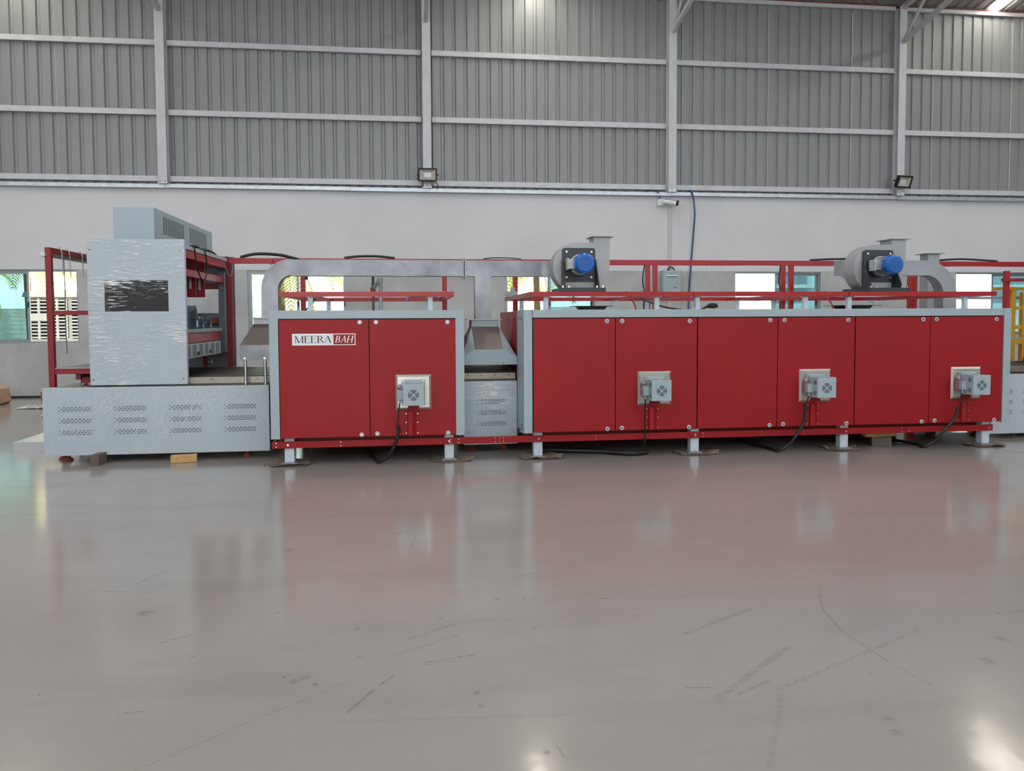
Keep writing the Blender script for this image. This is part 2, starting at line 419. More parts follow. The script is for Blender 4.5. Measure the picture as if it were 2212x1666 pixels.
# galvanised channel on top of the plaster
for i, x in enumerate((HX0, -4.9, -1.2, 5.75, 11.1, 18)):
    x1 = (-4.9, -1.2, 5.75, 11.1, 18, HX1)[i]
    box('top_channel', 'galv', wall, x+.004, x1-.004, WY-.10, WY+.14, 4.235+.006*(i % 2), 4.31+.006*(i % 2))
# corrugated sheets: 1 m wide, four ribs, ribs pointing outwards
def sheet_profile(n=4, pitch=.25, d=.034, t=.0015):
    pts = []
    for k in range(n):
        x = k*pitch
        pts += [(x, 0), (x+.160, 0), (x+.180, d), (x+.228, d)]
    pts.append((n*pitch, 0)); return pts
prof = sheet_profile()
vs = [(x, y, z) for z in (4.24, 8.63) for x, y in prof]; n = len(prof)
fs = [(i, i+1, n+i+1, n+i) for i in range(n-1)]
vs2 = [(x, y+.0015, z) for x, y, z in vs]; fs2 = [tuple(reversed([j+len(vs) for j in f])) for f in fs]
me_cl = bpy.data.meshes.new('cladding_sheet'); me_cl.from_pydata(vs+vs2, [], fs+fs2); me_cl.materials.append(T['clad'])
for k in range(int(HX1-HX0)):
    o = put(bpy.data.objects.new('cladding_sheet', me_cl), wall); o.location = (HX0+k+.03, WY+.05+.002*(k % 2), 0)
# girts between the columns
COLX = [-10.25, -4.92, .40, 5.745, 11.14, 16.45]
ends = [HX0]+COLX+[HX1]
for (z0, z1) in ((4.375, 4.485), (5.71, 5.82), (7.10, 7.205), (8.50, 8.60)):
    for i in range(len(ends)-1):
        g = MB(); a, b = ends[i]+.11, ends[i+1]-.11
        g.prism([(WY-.03, z0), (WY+.045, z0), (WY+.045, z0+.012), (WY-.018, z0+.012), (WY-.018, z1-.012), (WY+.045, z1-.012), (WY+.045, z1), (WY-.03, z1)], 'x', a, b)
        g.build('girt', 'steel', wall)
tag(box('baseboard_back', 'black', None, HX0, HX1, WY-.02, WY-.001, 0, .035), kind='structure')
# far walls and the wall behind the viewer with three open doors
tag(box('wall_left', 'clad', None, HX0-.2, HX0, HY0, WY, 0, 11.4), kind='structure')
tag(box('wall_right', 'clad', None, HX1, HX1+.2, HY0, WY, 0, 11.4), kind='structure')
mb = MB()
dz = [(-5.5, 1.1)]
xs = [HX0]+[v for q in dz for v in q]+[HX1]
for i in range(len(xs)-1):
    if i % 2 == 0: mb.box(xs[i], xs[i+1], HY0-.2, HY0, 0, EAVE)
    else: mb.box(xs[i], xs[i+1], HY0-.2, HY0, 4.55, EAVE)
wf = tag(mb.build('wall_front', 'plaster'), kind='structure')
for k in range(8): box('added_light_sheet', 'band', wf, -18.6+k*5.35, -14.4+k*5.35, HY0+.002, HY0+.02, 5.1, 8.1)  # glowing sheets out of view, added as front light
tag(box('sky_block_wall', 'cwall', None, -25, 30, -20, -19.7, -.05, 6.5), 'unseen pale wall added behind the viewer to block the sky', 'wall')  # unseen wall added to keep direct sky out of the door
tag(box('yard', 'ground', None, -40, 45, -40, HY0-.21, -.25, -.05), kind='structure')

# roof
ceil = thing('ceiling', (2.5, RIDGE_Y, 8.6), kind='structure')
STRIPX = (-7.95, 2.72, 13.46)
def slope_sheet(y0, y1):
    vs = []
    for y in (y0, y1):
        for x, d in prof: vs.append((x, y, roof_z(y)+d+.03))
    me = bpy.data.meshes.new('roof_sheet'); me.from_pydata(vs+[(x, y, z+.002) for x, y, z in vs], [], fs+fs2); me.materials.append(T['roofsheet'])
    return me
me_a, me_b = slope_sheet(RIDGE_Y, WY+.4), slope_sheet(HY0-.4, RIDGE_Y)
for k in range(int(HX1-HX0)):
    x = HX0+k
    for me in (me_a, me_b):
        o = put(bpy.data.objects.new('roof_sheet', me), ceil); o.location = Vector((x, 0, 0))-world_of(ceil)
for y in (15.2, 13.6, 12.0, 10.4, 8.8, 7.2, 5.6, 4.0):
    for yy in (y, 2*RIDGE_Y-y):
        MB().bar((HX0, yy, roof_z(yy)-.03), (HX1, yy, roof_z(yy)-.03), .06, .11).build('purlin', 'steel', ceil)
MB().bar((HX0, WY-.02, EAVE+.0), (HX1, WY-.02, EAVE+.0), .03, .035).build('eave_purlin', 'oxide', ceil)
# clear strips by the eaves and unseen glowing sheets added further up the slope
for sx in STRIPX:
    MB().bar((sx, WY-.04, roof_z(WY-.04)-.012), (sx, 12.5, roof_z(12.5)-.012), .16, .02).build('clear_strip', 'strip', ceil)
for sx in (-15.9, -10.6, -5.3, .05, 5.4, 10.8, 16.1, 21.4):
    for y0, y1 in ((4.2, 12.6), (-9.5, 1.7)):
        MB().bar((sx-2.6, y0, roof_z(y0)+.012), (sx-2.6, y1, roof_z(y1)+.012), 1.0, .02).build('added_light_sheet', 'roof_fill', ceil)

# steel columns with trusses
cl_names = {-4.92: 'white steel column standing on the wall furthest left in view',
            .40: 'white steel column carrying the square-on floodlight at its foot',
            5.745: 'white steel column standing above the small security camera',
            11.14: 'white steel column carrying the tilted floodlight at its foot', -10.25: 'white steel column beyond the left edge of the picture', 16.45: 'white steel column beyond the right edge of the picture'}
tr_names = {-4.92: 'grey roof truss end meeting the leftmost white column',
            .40: 'grey roof truss end meeting the column above the square-on floodlight',
            5.745: 'grey roof truss rising from the column above the security camera',
            11.14: 'grey roof truss rising from the column beside the bright roof strip', -10.25: 'grey roof truss beyond the left edge of the picture', 16.45: 'grey roof truss beyond the right edge of the picture'}
for cx in COLX:
    lab = cl_names.get(cx, 'white steel column on the plaster wall outside the picture')
    c = thing('steel_column', (cx, WY-.1, 4.31), lab, 'column', 'columns along the wall')
    # I-section: inner flange, web, outer flange
    box('flange', 'steel', c, cx-.088, cx+.088, WY-.16, WY-.148, 4.33, 8.55, bevel=.002)
    box('web', 'steel', c, cx-.006, cx+.006, WY-.148, WY+.03, 4.33, 8.55)
    box('rear_flange', 'steel', c, cx-.088, cx+.088, WY+.03, WY+.042, 4.33, 8.55)
    b = box('base_plate', 'galv', c, cx-.10, cx+.10, WY-.18, WY+.046, 4.312, 4.33)
    for sx in (-.05, .05): cyl('anchor_bolt', 'chrome', b, (cx+sx, WY-.165, 4.33), (cx+sx, WY-.165, 4.37), .01, 6)
    lab = tr_names.get(cx, 'grey roof truss outside the picture')
    t = thing('roof_truss', (cx, RIDGE_Y, 8.0), lab, 'truss', 'roof trusses')
    yb = WY-.11
    zt = lambda y: roof_z(y)-.10
    zb = lambda y: 7.76+.21*(yb-y)
    for s in (1, -1):
        Y = lambda y: y if s > 0 else 2*RIDGE_Y-y
        MB().bar((cx, Y(yb), zt(yb)), (cx, Y(RIDGE_Y), zt(RIDGE_Y)), .09, .09).build('top_chord', 'steel', t)
        MB().bar((cx, Y(yb-.05), zb(yb-.05)), (cx, Y(RIDGE_Y), zb(RIDGE_Y)), .08, .09).build('bottom_chord', 'steel', t)
        ys = [yb-.05-1.02*i for i in range(14)]
        for i in range(12):
            if i % 2 == 0: a, b2 = (ys[i], zb(ys[i])), (ys[i+1], zt(ys[i+1]))
            else: a, b2 = (ys[i], zt(ys[i])), (ys[i+1], zb(ys[i+1]))
            MB().bar((cx, Y(a[0]), a[1]), (cx, Y(b2[0]), b2[1]), .05, .05).build('web_bar', 'steel', t)
        MB().bar((cx, Y(yb+.02), zb(yb)-.05), (cx, Y(yb+.02), zt(yb)), .10, .06, (0, 1, 0)).build('end_post', 'steel', t)

# windows: aluminium sliders
def window(i, x0, x1, left, right):
    r = thing('window_%d' % i, ((x0+x1)/2, WY+.1, WZ0), kind='structure')
    y0, y1 = WY+.04, WY+.14
    mb = MB(); t = .035
    mb.box(x0, x1, y0, y1, WZ0, WZ0+t).box(x0, x1, y0, y1, WZ1-t, WZ1).box(x0, x0+t, y0, y1, WZ0+t, WZ1-t).box(x1-t, x1, y0, y1, WZ0+t, WZ1-t)
    mb.build('frame', 'alum_frame', r)
    xm = (x0+x1)/2
    def sash(a, b, yy, g):
        s = MB(); q = .045
        s.box(a, b, yy, yy+.03, WZ0+t, WZ0+t+q).box(a, b, yy, yy+.03, WZ1-t-q, WZ1-t).box(a, a+q, yy, yy+.03, WZ0+t+q, WZ1-t-q).box(b-q, b, yy, yy+.03, WZ0+t+q, WZ1-t-q)
        so = s.build('sash', 'alum_frame', r)
        box('pane', g, so, a+q, b-q, yy+.012, yy+.017, WZ0+t+q, WZ1-t-q)
        box('latch', 'black', so, b-q+.008, b-.01, yy-.015, yy, WZ0+.72, WZ0+.83)
    if left: sash(x0+t, xm+.03, y0+.01, left)
    if right: sash(xm-.03, x1-t, y0+.055, right)
    box('sill', 'plaster', r, x0, x1, WY+.141, WY+.23, WZ0, WZ0+.01)
window(1, *WIN[0], 'glass', None)
window(2, *WIN[1], 'glass_pale', 'glass_pale')
window(3, *WIN[2], 'glass_pale', 'glass')
window(4, *WIN[3], None, 'glass')
window(5, *WIN[4], None, 'glass')

# vertical chase and paint strip on the wall below the third column
tag(box('trim_1', 'chase', None, 5.70, 5.79, WY-.02, WY-.0005, 0.04, 4.23), kind='structure')

# floodlights
def floodlight(x, y, z, rz, rx, label):
    f = thing('floodlight', (x, y, z), label, 'floodlight', 'floodlights on the columns')
    R = Matrix.Translation((x, y, z)) @ Matrix.Rotation(rz, 4, 'Z') @ Matrix.Rotation(rx, 4, 'X')
    def b(name, mat, mb, par=f):
        mb.v = [tuple(R @ Vector(v)) for v in mb.v]; return mb.build(name, mat, par)
    w_, h_ = .195, .135
    fr = MB()
    for q in ((-w_, w_, h_-.03, h_), (-w_, w_, -h_, -h_+.03), (-w_, -w_+.03, -h_+.03, h_-.03), (w_-.03, w_, -h_+.03, h_-.03)):
        fr.box(q[0], q[1], -.03, .03, q[2], q[3])
    b('bezel', 'black', fr)
    b('housing', 'black', MB().box(-w_+.01, w_-.01, .03, .06, -h_+.01, h_-.01))
    rf = MB(); i, o = (.075, .05), (w_-.031, h_-.031)
    P = [(-o[0], -.012, -o[1]), (o[0], -.012, -o[1]), (o[0], -.012, o[1]), (-o[0], -.012, o[1]), (-i[0], .022, -i[1]), (i[0], .022, -i[1]), (i[0], .022, i[1]), (-i[0], .022, i[1])]
    rf.add(P, [(0,1,5,4),(1,2,6,5),(2,3,7,6),(3,0,4,7)]); b('reflector', 'lens', rf)
    b('led_plate', 'logo_white', MB().box(-i[0], i[0], .018, .0225, -i[1], i[1]))
    br = MB().box(-w_-.02, -w_-.004, -.012, .012, -.02, .02).box(w_+.004, w_+.02, -.012, .012, -.02, .02).box(-w_-.02, -w_-.008, 0, .10, -.012, .012).box(w_+.008, w_+.02, 0, .10, -.012, .012).box(-w_-.02, w_+.02, .09, .10, -.015, .015)
    b('bracket', 'black', br)
floodlight(.40, WY-.29, 4.56, 0, .12, 'black floodlight facing straight out at the foot of a white column')
floodlight(11.0+.12, WY-.31, 4.60, .18, .38, 'black floodlight tilted down and sideways at the foot of a white column')
tube('lamp_lead', 'cable', None, smooth_path([(.47, WY-.21, 4.44), (.60, WY-.18, 4.40), (.62, WY-.14, 4.32), (.60, WY-.11, 4.30)]), .008)
tag(bpy.data.objects['lamp_lead'], 'thin black lead hanging below the square-on floodlight', 'cable')

# security camera
c = thing('security_camera', (5.6, WY-.1, 4.05), 'small white bullet security camera on the plaster under a column', 'camera')
box('junction_box', 'logo_white', c, 5.44, 5.60, WY-.06, WY, 4.02, 4.17, bevel=.01)
MB().cyl((5.54, WY-.05, 4.09), (5.60, WY-.16, 4.08), .018, 10).build('arm', 'logo_white', c, smooth=True)
cyl('body', 'logo_white', c, (5.56, WY-.15, 4.10), (5.80, WY-.27, 4.05), .055, 18)
cyl('lens_ring', 'black', c, (5.80, WY-.27, 4.05), (5.835, WY-.2875, 4.043), .056, 18)
MB().bar((5.58, WY-.16, 4.158), (5.86, WY-.30, 4.10), .115, .008).build('sun_hood', 'logo_white', c)
tag(tube('camera_lead', 'cable', None, smooth_path([(5.46, WY-.03, 4.17), (5.52, WY-.03, 4.24), (5.42, WY-.12, 4.30), (5.30, WY-.12, 4.345), (5.12, WY-.115, 4.32)]), .008), 'thin dark lead looped beside the small security camera', 'cable')
# blue cable hanging on the wall
tag(tube('blue_cable', 'hose_blue', None, smooth_path([(6.13, WY-.06, 4.34), (6.20, WY-.13, 4.32), (6.27, WY-.12, 3.9), (6.27, WY-.05, 3.4), (6.22, WY-.04, 2.7), (6.18, WY-.04, 2.0), (6.16, WY-.05, .9), (6.18, WY-.05, .02)]), .018), 'blue cable hanging down the plaster wall from the steel channel', 'cable')
# wall cabinet
c = thing('distribution_box', (5.72, WY-.1, 2.1), 'pale grey wall box with a slot of switches above the red rail', 'box')
box('enclosure', 'grey', c, 5.52, 5.94, WY-.20, WY-.0205, 2.09, 2.595, bevel=.008)
box('cover', 'grey', c, 5.53, 5.93, WY-.215, WY-.20, 2.10, 2.585, bevel=.004)
s_ = box('switch_slot', 'logo_white', c, 5.60, 5.86, WY-.219, WY-.215, 2.43, 2.49)
for k in range(9): box('breaker', 'charcoal', s_, 5.606+k*.0275, 5.628+k*.0275, WY-.226, WY-.219, 2.44, 2.462)
box('name_plate', 'charcoal', c, 5.77, 5.84, WY-.218, WY-.215, 2.205, 2.222)
cyl('cable_gland', 'black', c, (5.68, WY-.1, 2.595), (5.68, WY-.1, 2.63), .03)
tube('inlet_cable', 'cable', c, smooth_path([(5.68, WY-.1, 2.62), (5.72, WY-.1, 2.68), (5.80, WY-.09, 2.64), (5.83, WY-.06, 2.60)]), .014)

# ------------------------------------------------------------------ outside the windows
tag(box('compound_wall', 'cwall', None, -40, 50, 27, 27.25, -.05, 1.95), 'long white compound wall outside behind the windows', 'wall')
b = thing('blue_building', (24, 34, 0), 'pale blue building outside seen through the tinted panes', 'building')
box('block', 'bldg', b, 12, 46, 32, 40, -.05, 7)
for k in range(5): box('window_band', 'alum_frame', b, 13+k*6, 17+k*6, 31.96, 32, 2.2, 3.6)
for k in range(3): box('floor_line', 'cwall', b, 12, 46, 31.9, 32, .9+k*1.9, 1.05+k*1.9)

# air cooler outside the left window
c = thing('air_cooler', (-7.5, 18.2, 0), 'white box air cooler with a curved grille outside the left window', 'air cooler')
box('cabinet', 'cooler', c, -8.16, -7.0, 18.05, 19.0, 1.08, 2.06, bevel=.02)
MB().prism([(-8.22, 2.06), (-6.94, 2.06), (-6.98, 2.17), (-7.3, 2.22), (-7.9, 2.22), (-8.18, 2.17)], 'y', 17.98, 19.06).build('lid', 'cooler', c)
box('tray', 'cooler', c, -8.2, -6.96, 17.96, 19.04, .93, 1.08, bevel=.01)
g = box('grille_recess', 'void', c, -8.10, -7.32, 18.03, 18.05, 1.16, 2.02)
for k in range(12):
    z = 1.18+k*.072
    box('louvre', 'cooler', c, -8.10, -7.32, 18.0, 18.045, z, z+.03)
for k in range(5): box('rib', 'cooler', c, -8.10+k*.185, -8.06+k*.185, 17.985, 18.03, 1.16, 2.02)
g2 = box('grille_recess', 'void', c, -7.24, -7.04, 18.03, 18.05, 1.16, 2.02)
for k in range(12): box('louvre', 'cooler', c, -7.24, -7.04, 18.0, 18.045, 1.18+k*.072, 1.21+k*.072)
n_ = box('name_plate', 'cooler', c, -8.05, -7.72, 17.97, 17.985, 1.56, 1.70, bevel=.004)
for sx in (-8.1, -7.06):
    for sy in (18.1, 18.95): box('leg', 'galv', c, sx-.03, sx+.03, sy-.03, sy+.03, -.05, .93)

# palms: fronds built once, copied around the crown
def frond_mesh(L=2.3, n=26):
    mb = MB(); pts = []
    for i in range(n+1):
        t = i/n; pts.append(Vector((L*math.sin(t*1.25)/1.25*1.05, 0, .55*math.sin(t*2.2)-.95*t*t)))
    mb.tube(pts, [.022*(1-.8*i/n) for i in range(n+1)], 5)
    for i in range(3, n):
        p = pts[i]; d = (pts[min(i+1, n)]-pts[i-1]).normalized(); ln = .62*math.sin(PI*(.12+.85*i/n))
        for s in (-1, 1):
            q = Vector((d.x*.55, s*.75, d.z*.55-.42)).normalized()*ln*random.uniform(.9, 1.1)
            wv = d*.026
            mid = p+q*.5+Vector((0, 0, .03))
            mb.add([p-wv*.6, p+wv*.6, mid+wv, mid-wv, p+q], [(0,1,2,3),(3,2,4)])
    me = bpy.data.meshes.new('frond'); me.from_pydata(mb.v, [], mb.f); me.materials.append(T['leaf']); return me
fm = frond_mesh()
def palm(x, y, h, k, label, ph=0):
    p = thing('palm_tree', (x, y, -.05), label, 'palm', 'palms outside the windows')
    MB().tube([(x, y, -.05), (x+.05, y, h*.4), (x, y, h)], [.13, .09, .08], 10).build('trunk', 'trunk', p, smooth=True)
    for i in range(22):
        o = put(bpy.data.objects.new('frond', fm), p)
        o.location = Vector((x, y, h))-world_of(p); a = ph+i*2.39996
        o.rotation_euler = (0, -.75+1.25*(i/22), a); o.scale = (k,)*3
palm(-9.6, 21.3, 2.95, 1.0, 'palm with low arching fronds outside the leftmost window')
palm(-3.2, 20.2, 2.9, 1.05, 'palm with low fronds outside behind the steel elbow duct', 1)
palm(3.3, 20.4, 2.8, 1.05, 'palm with low fronds outside the window left of the first blower', 2)
palm(-13.8, 25.0, 2.9, 1.1, 'palm seen through the tinted pane of the leftmost window', 3)

# ================================================================== drying ovens
FY = 8.45                                    # plane of the red doors
ZB, ZT = .297, 1.548                         # door bottom and top
LEG_LAB = []
def knob(par, x, z):
    k = MB()
    k.cyl((x, FY, z), (x, FY-.006, z), .023, 20)
    ko = k.build('knob', 'logo_white', par, smooth=True)
    MB().cyl((x, FY-.006, z), (x, FY-.010, z), .015, 16).build('knob_ring', 'conduit', ko, smooth=True)
    MB().cyl((x, FY-.010, z), (x, FY-.019, z), .009, 12).build('knob_stud', 'chrome', ko, smooth=True)
def bracket(par, xc):
    # folded red stiffener with six screws under the burner
    b = MB().prism([(xc-.042, FY-.0005), (xc-.036, FY-.032), (xc+.012, FY-.038), (xc+.052, FY-.006), (xc+.052, FY-.0005)], 'z', ZB+.005, .555).build('bracket', 'red', par)
    for sx in (-.056, .068):
        for z in (.325, .44, .535): cyl('screw', 'chrome', b, (xc+sx, FY+.0, z), (xc+sx, FY-.006, z), .0065, 8)
def oven(label, x0, x1, doors, lcap, rcap, legs, burner_x):
    r = thing('drying_oven', ((x0+x1)/2, FY+1.1, 0), label, 'oven', 'red drying ovens in a line')
    bx0, bx1 = x0+(.012 if lcap else 0), x1-(.012 if rcap else 0)
    box('body', 'red_dark', r, bx0, bx1, FY+.045, 10.69, .30, 1.615, bevel=.004)
    box('roof_panel', 'grey', r, bx0, bx1, FY+.02, 10.70, 1.615, 1.635)
    box('under_frame', 'red_dark', r, bx0+.02, bx1-.02, 8.70, 8.76, .205, .299)
    box('light_stop_skirt', 'red_dark', r, bx0+.02, bx1-.02, 10.56, 10.58, .02, .299)  # unseen panel added to stop light coming in under the oven
    d0, d1 = doors[0][0], doors[-1][1]
    box('gasket', 'black', r, d0, d1, FY+.029, FY+.044, ZB+.003, 1.557)
    tt = box('top_trim', 'grey', r, d0-.001, d1+.001, FY-.006, FY+.04, 1.558, 1.644, bevel=.003)
    for k in range(5):
        xx = d0+.1+(d1-d0-.2)*k/4
        cyl('screw', 'inox_dull', tt, (xx, FY-.006, 1.583), (xx, FY-.009, 1.583), .005, 8)
    for i, (a, b) in enumerate(doors):
        dr = box('door', 'red', r, a+(.007 if i == 0 else .004), b-.004, FY, FY+.028, ZB, ZT, bevel=.003)
        if i == 0:
            knob(dr, b-.095, ZT-.03); knob(dr, b-.09, ZB+.022)
        else:
            knob(dr, a+.075, ZT-.03); knob(dr, a+.075, ZB+.03); knob(dr, b-.09, ZT-.033); knob(dr, b-.092, ZB+.022)
            if burner_x is not None: bracket(dr, burner_x)
    # corner covers wrap round the ends
    if lcap:
        p = box('corner_cover', 'grey', r, x0, x0+.093, FY-.006, 8.985, .29, 1.644, bevel=.003)
        for z in (.45, .9, 1.35, 1.6): cyl('screw', 'inox_dull', p, (x0+.075, FY-.006, z), (x0+.075, FY-.010, z), .006, 8)
        for q in ((8.62, 1.55), (8.82, 1.55), (8.62, .36), (8.62, .32)): cyl('screw', 'black', p, (x0, q[0], q[1]), (x0-.006, q[0], q[1]), .011, 8)
        s_ = box('end_panel', 'red', r, x0+.004, x0+.012, 8.99, 10.69, .30, 1.632)
        for yy in (9.25, 9.9): cyl('screw', 'black', s_, (x0+.004, yy, 1.54), (x0-.004, yy, 1.54), .012, 8)
    if rcap:
        p = box('corner_cover', 'grey', r, x1-.093, x1, FY-.006, 8.985, .29, 1.644, bevel=.003)
        for z in (.45, .9, 1.35, 1.6): cyl('screw', 'inox_dull', p, (x1-.018, FY-.006, z), (x1-.018, FY-.010, z), .006, 8)
        box('end_panel', 'red', r, x1-.012, x1-.004, 8.99, 10.69, .30, 1.632)
    for lx in legs:
        for ly in (8.535, 10.45):
            zf = .012 if ly < 9 else 0
            l = box('leg', 'leg', r, lx, lx+.10, ly, ly+.10, zf+.012, .30, bevel=.004)
            box('foot_plate', 'inox_dull', l, lx-.03, lx+.13, ly-.03, ly+.13, zf, zf+.012)
    return r
ov1 = oven('short red two-door oven with the white name decal', -1.463, .578, [(-1.371, -.433), (-.433, .490)], True, True, (-1.34, .362), .004)
oven('first two-door section of the long red oven, under the first blower', 1.228, 3.199, [(1.327, 2.255), (2.255, 3.199)], True, False, (1.347,), 2.675)
oven('middle two-door section of the long red oven', 3.201, 5.093, [(3.201, 4.153), (4.153, 5.093)], False, False, (3.157,), 4.58)
oven('last two-door section of the long red oven, at the right', 5.095, 7.067, [(5.095, 6.034), (6.034, 6.969)], False, True, (4.977, 6.79), 6.47)

# ---- name decal on the first door: serif lettering
door1 = [o for o in ov1.children if o.name.startswith('door')][0]
LX0, LX1, LZ0, LZ1, LD = -1.228, -.575, 1.278, 1.400, -.808
lp = thing('name_decal', ((LX0+LX1)/2, FY, LZ0), 'white and red name decal lettered MEERA BAH on the short oven', 'sign')
box('border', 'logo_border', lp, LX0, LX1, FY-.0025, FY-.0002, LZ0, LZ1)
box('white_field', 'logo_white', lp, LX0+.008, LD-.004, FY-.0034, FY-.0025, LZ0+.008, LZ1-.008)
box('red_field', 'red', lp, LD+.004, LX1-.008, FY-.0034, FY-.0025, LZ0+.008, LZ1-.008)
def ell(cx, cz, rx, rz, a0, a1, rx2, rz2, n=10):
    """quads of a crescent between two ellipses"""
    out = []
    for i in range(n):
        t0, t1 = math.radians(a0+(a1-a0)*i/n), math.radians(a0+(a1-a0)*(i+1)/n)
        out.append([(cx+rx*math.cos(t0), cz+rz*math.sin(t0)), (cx+rx*math.cos(t1), cz+rz*math.sin(t1)), (cx+rx2*math.cos(t1), cz+rz2*math.sin(t1)), (cx+rx2*math.cos(t0), cz+rz2*math.sin(t0))])
    return out
def rc(x0, x1, z0, z1): return [(x0, z0), (x1, z0), (x1, z1), (x0, z1)]
def st(a, b, wd): return [(a[0]-wd/2, a[1]), (a[0]+wd/2, a[1]), (b[0]+wd/2, b[1]), (b[0]-wd/2, b[1])]
TH = .045
GL = {
 'M': (1.08, [st((.13, 0), (.13, 1), .05), st((.53, 0), (.15, 1), .14), st((.53, 0), (.90, 1), .05), rc(.86, 1.0, 0, 1), rc(.02, .26, 0, TH), rc(.76, 1.1, 0, TH), rc(.0, .2, 1-TH, 1), rc(.86, 1.1, 1-TH, 1)]),
 'E': (.74, [rc(.1, .24, 0, 1), rc(.0, .64, 0, TH), rc(.0, .60, 1-TH, 1), rc(.2, .5, .5, .5+TH), [(.64, 0), (.70, .22), (.665, .22), (.56, .03)], [(.60, 1), (.60, .8), (.57, .8), (.54, .98)], rc(.47, .5, .42, .64)]),
 'R': (.84, [rc(.1, .24, 0, 1), rc(.0, .36, 0, TH), rc(.0, .4, 1-TH, 1), rc(.2, .4, .47, .47+TH), st((.80, 0), (.40, .5), .15), rc(.72, .95, 0, TH)]+ell(.36, .735, .32, .265, 90, -90, .18, .225)),
 'A': (.86, [st((.12, 0), (.44, 1), .05), st((.76, 0), (.44, 1.0), .14), rc(.24, .62, .33, .33+TH), rc(-.02, .26, 0, TH), rc(.60, .92, 0, TH)]),
 'B': (.78, [rc(.1, .24, 0, 1), rc(.0, .4, 0, TH), rc(.0, .4, 1-TH, 1), rc(.2, .4, .5, .5+TH)]+ell(.36, .76, .28, .24, 90, -90, .14, .20)+ell(.36, .26, .36, .26, 90, -90, .21, .215)),
 'H': (.95, [rc(.1, .24, 0, 1), rc(.68, .82, 0, 1), rc(.2, .7, .47, .47+TH)]+[rc(x, x+.34, z, z+TH) for x in (0, .58) for z in (0, 1-TH)])}
def letters(txt, x, z, h, mat, wk, shear=0):
    for ch in txt:
        adv, polys = GL[ch]; mb = MB()
        for q in polys:
            mb.prism([(x+(a+shear*b)*h*wk, z+b*h) for a, b in q], 'y', FY-.0046, FY-.0034)
        mb.build('letter', mat, lp); x += adv*h*wk
letters('MEERA', -1.205, 1.305, .072, 'logo_ink', 1.24)
letters('BAH', -.792, 1.305, .072, 'logo_border', 1.02, .22)

# ---- burners
def burner(x, label):
    r = thing('burner_unit', (x, FY-.15, .56), label, 'burner', 'grey burner boxes on the oven doors')
    hx0, hx1 = x-.085, x+.135
    pl_ = MB(); a, b, z0, z1 = x-.165, x+.215, .58, .955
    i = .022
    # bevelled stainless plate with a notch at the bottom for the bracket
    P = [(a, FY-.001, z0), (b, FY-.001, z0), (b, FY-.001, z1), (a, FY-.001, z1), (a+i, FY-.02, z0+i), (b-i, FY-.02, z0+i), (b-i, FY-.02, z1-i), (a+i, FY-.02, z1-i)]
    pl_.add(P, [(0,1,5,4),(1,2,6,5),(2,3,7,6),(3,0,4,7),(4,5,6,7),(3,2,1,0)])
    p = pl_.build('mounting_plate', 'polished', r)
    box('plate_notch', 'red', p, x-.035, x+.085, FY-.024, FY-.0005, z0-.002, z0+.05)
    fl = box('flange', 'grey', r, hx0-.012, hx1+.012, FY-.05, FY-.021, .63, .90, bevel=.003)
    for fx in (hx0+.004, hx1-.004):
        for z in (.645, .888): cyl('flange_bolt', 'chrome', fl, (fx, FY-.05, z), (fx, FY-.06, z), .008, 6)
    box('housing', 'grey', r, hx0, hx1, FY-.27, FY-.05, .648, .876, bevel=.004)
    yf = FY-.2705; cx, cz = (hx0+hx1)/2, .757
    def grille(ax, c, radii, wd):
        mb = MB()
        for rad in radii:
            for q in range(4):
                for (A) in [(q*90-36, q*90+36)]:
                    for quad in ell(0, 0, rad, rad, A[0], A[1], rad-wd, rad-wd, 8):
                        if ax == 'y': pts = [(c[0]+u, c[1]-.0008, c[2]+v) for u, v in quad]
                        else: pts = [(c[0]-.0008, c[1]+u, c[2]+v) for u, v in quad]
                        mb.add(pts, [(0, 1, 2, 3)])
        return mb.build('fan_grille', 'void', r)
    grille('y', (cx, yf, cz), (.056, .045, .034, .024), .006)
    for z in (.82, .70): grille('x', (hx0, FY-.215, z), (.026, .019, .012), .0045)
    tv = MB()
    for k in range(5):
        for s in (0, 1): tv.box(hx0+.025+s*.105+k*.014, hx0+.034+s*.105+k*.014, FY-.24, FY-.20, .8755, .8768)
    tv.build('top_vents', 'void', r)
    cb = box('ignition_box', 'grey', r, hx0-.062, hx0-.002, FY-.17, FY-.12, .70, .80, bevel=.003)
    box('ignition_cover', 'pinkbox', cb, hx0-.064, hx0-.003, FY-.119, FY-.045, .692, .808, bevel=.003)
    cyl('cable_gland', 'grey', cb, (hx0-.032, FY-.14, .70), (hx0-.032, FY-.14, .66), .010, 10)
    cyl('gas_elbow', 'inox_dull', cb, (hx0-.04, FY-.10, .808), (hx0-.035, FY-.06, .84), .02, 10)
    return hx0-.032
BUR = [(.004, 'grey burner box on the short oven beside the name decal door'), (2.675, 'grey burner box on the first section of the long oven'),
       (4.58, 'grey burner box on the middle section of the long oven'), (6.47, 'grey burner box on the last section of the long oven')]
cab = [('black burner lead and thick sleeve dropping below the short oven', -.10, -.15, .49, -.40),
       ('thin black burner lead on the first section of the long oven', 2.54, 2.56, .0, 2.1),
       ('black burner lead and thick sleeve below the middle section of the long oven', 4.45, 4.36, .63, 4.15),
       ('black burner lead and thick sleeve below the last section of the long oven', 6.31, 6.17, .55, 6.0)]
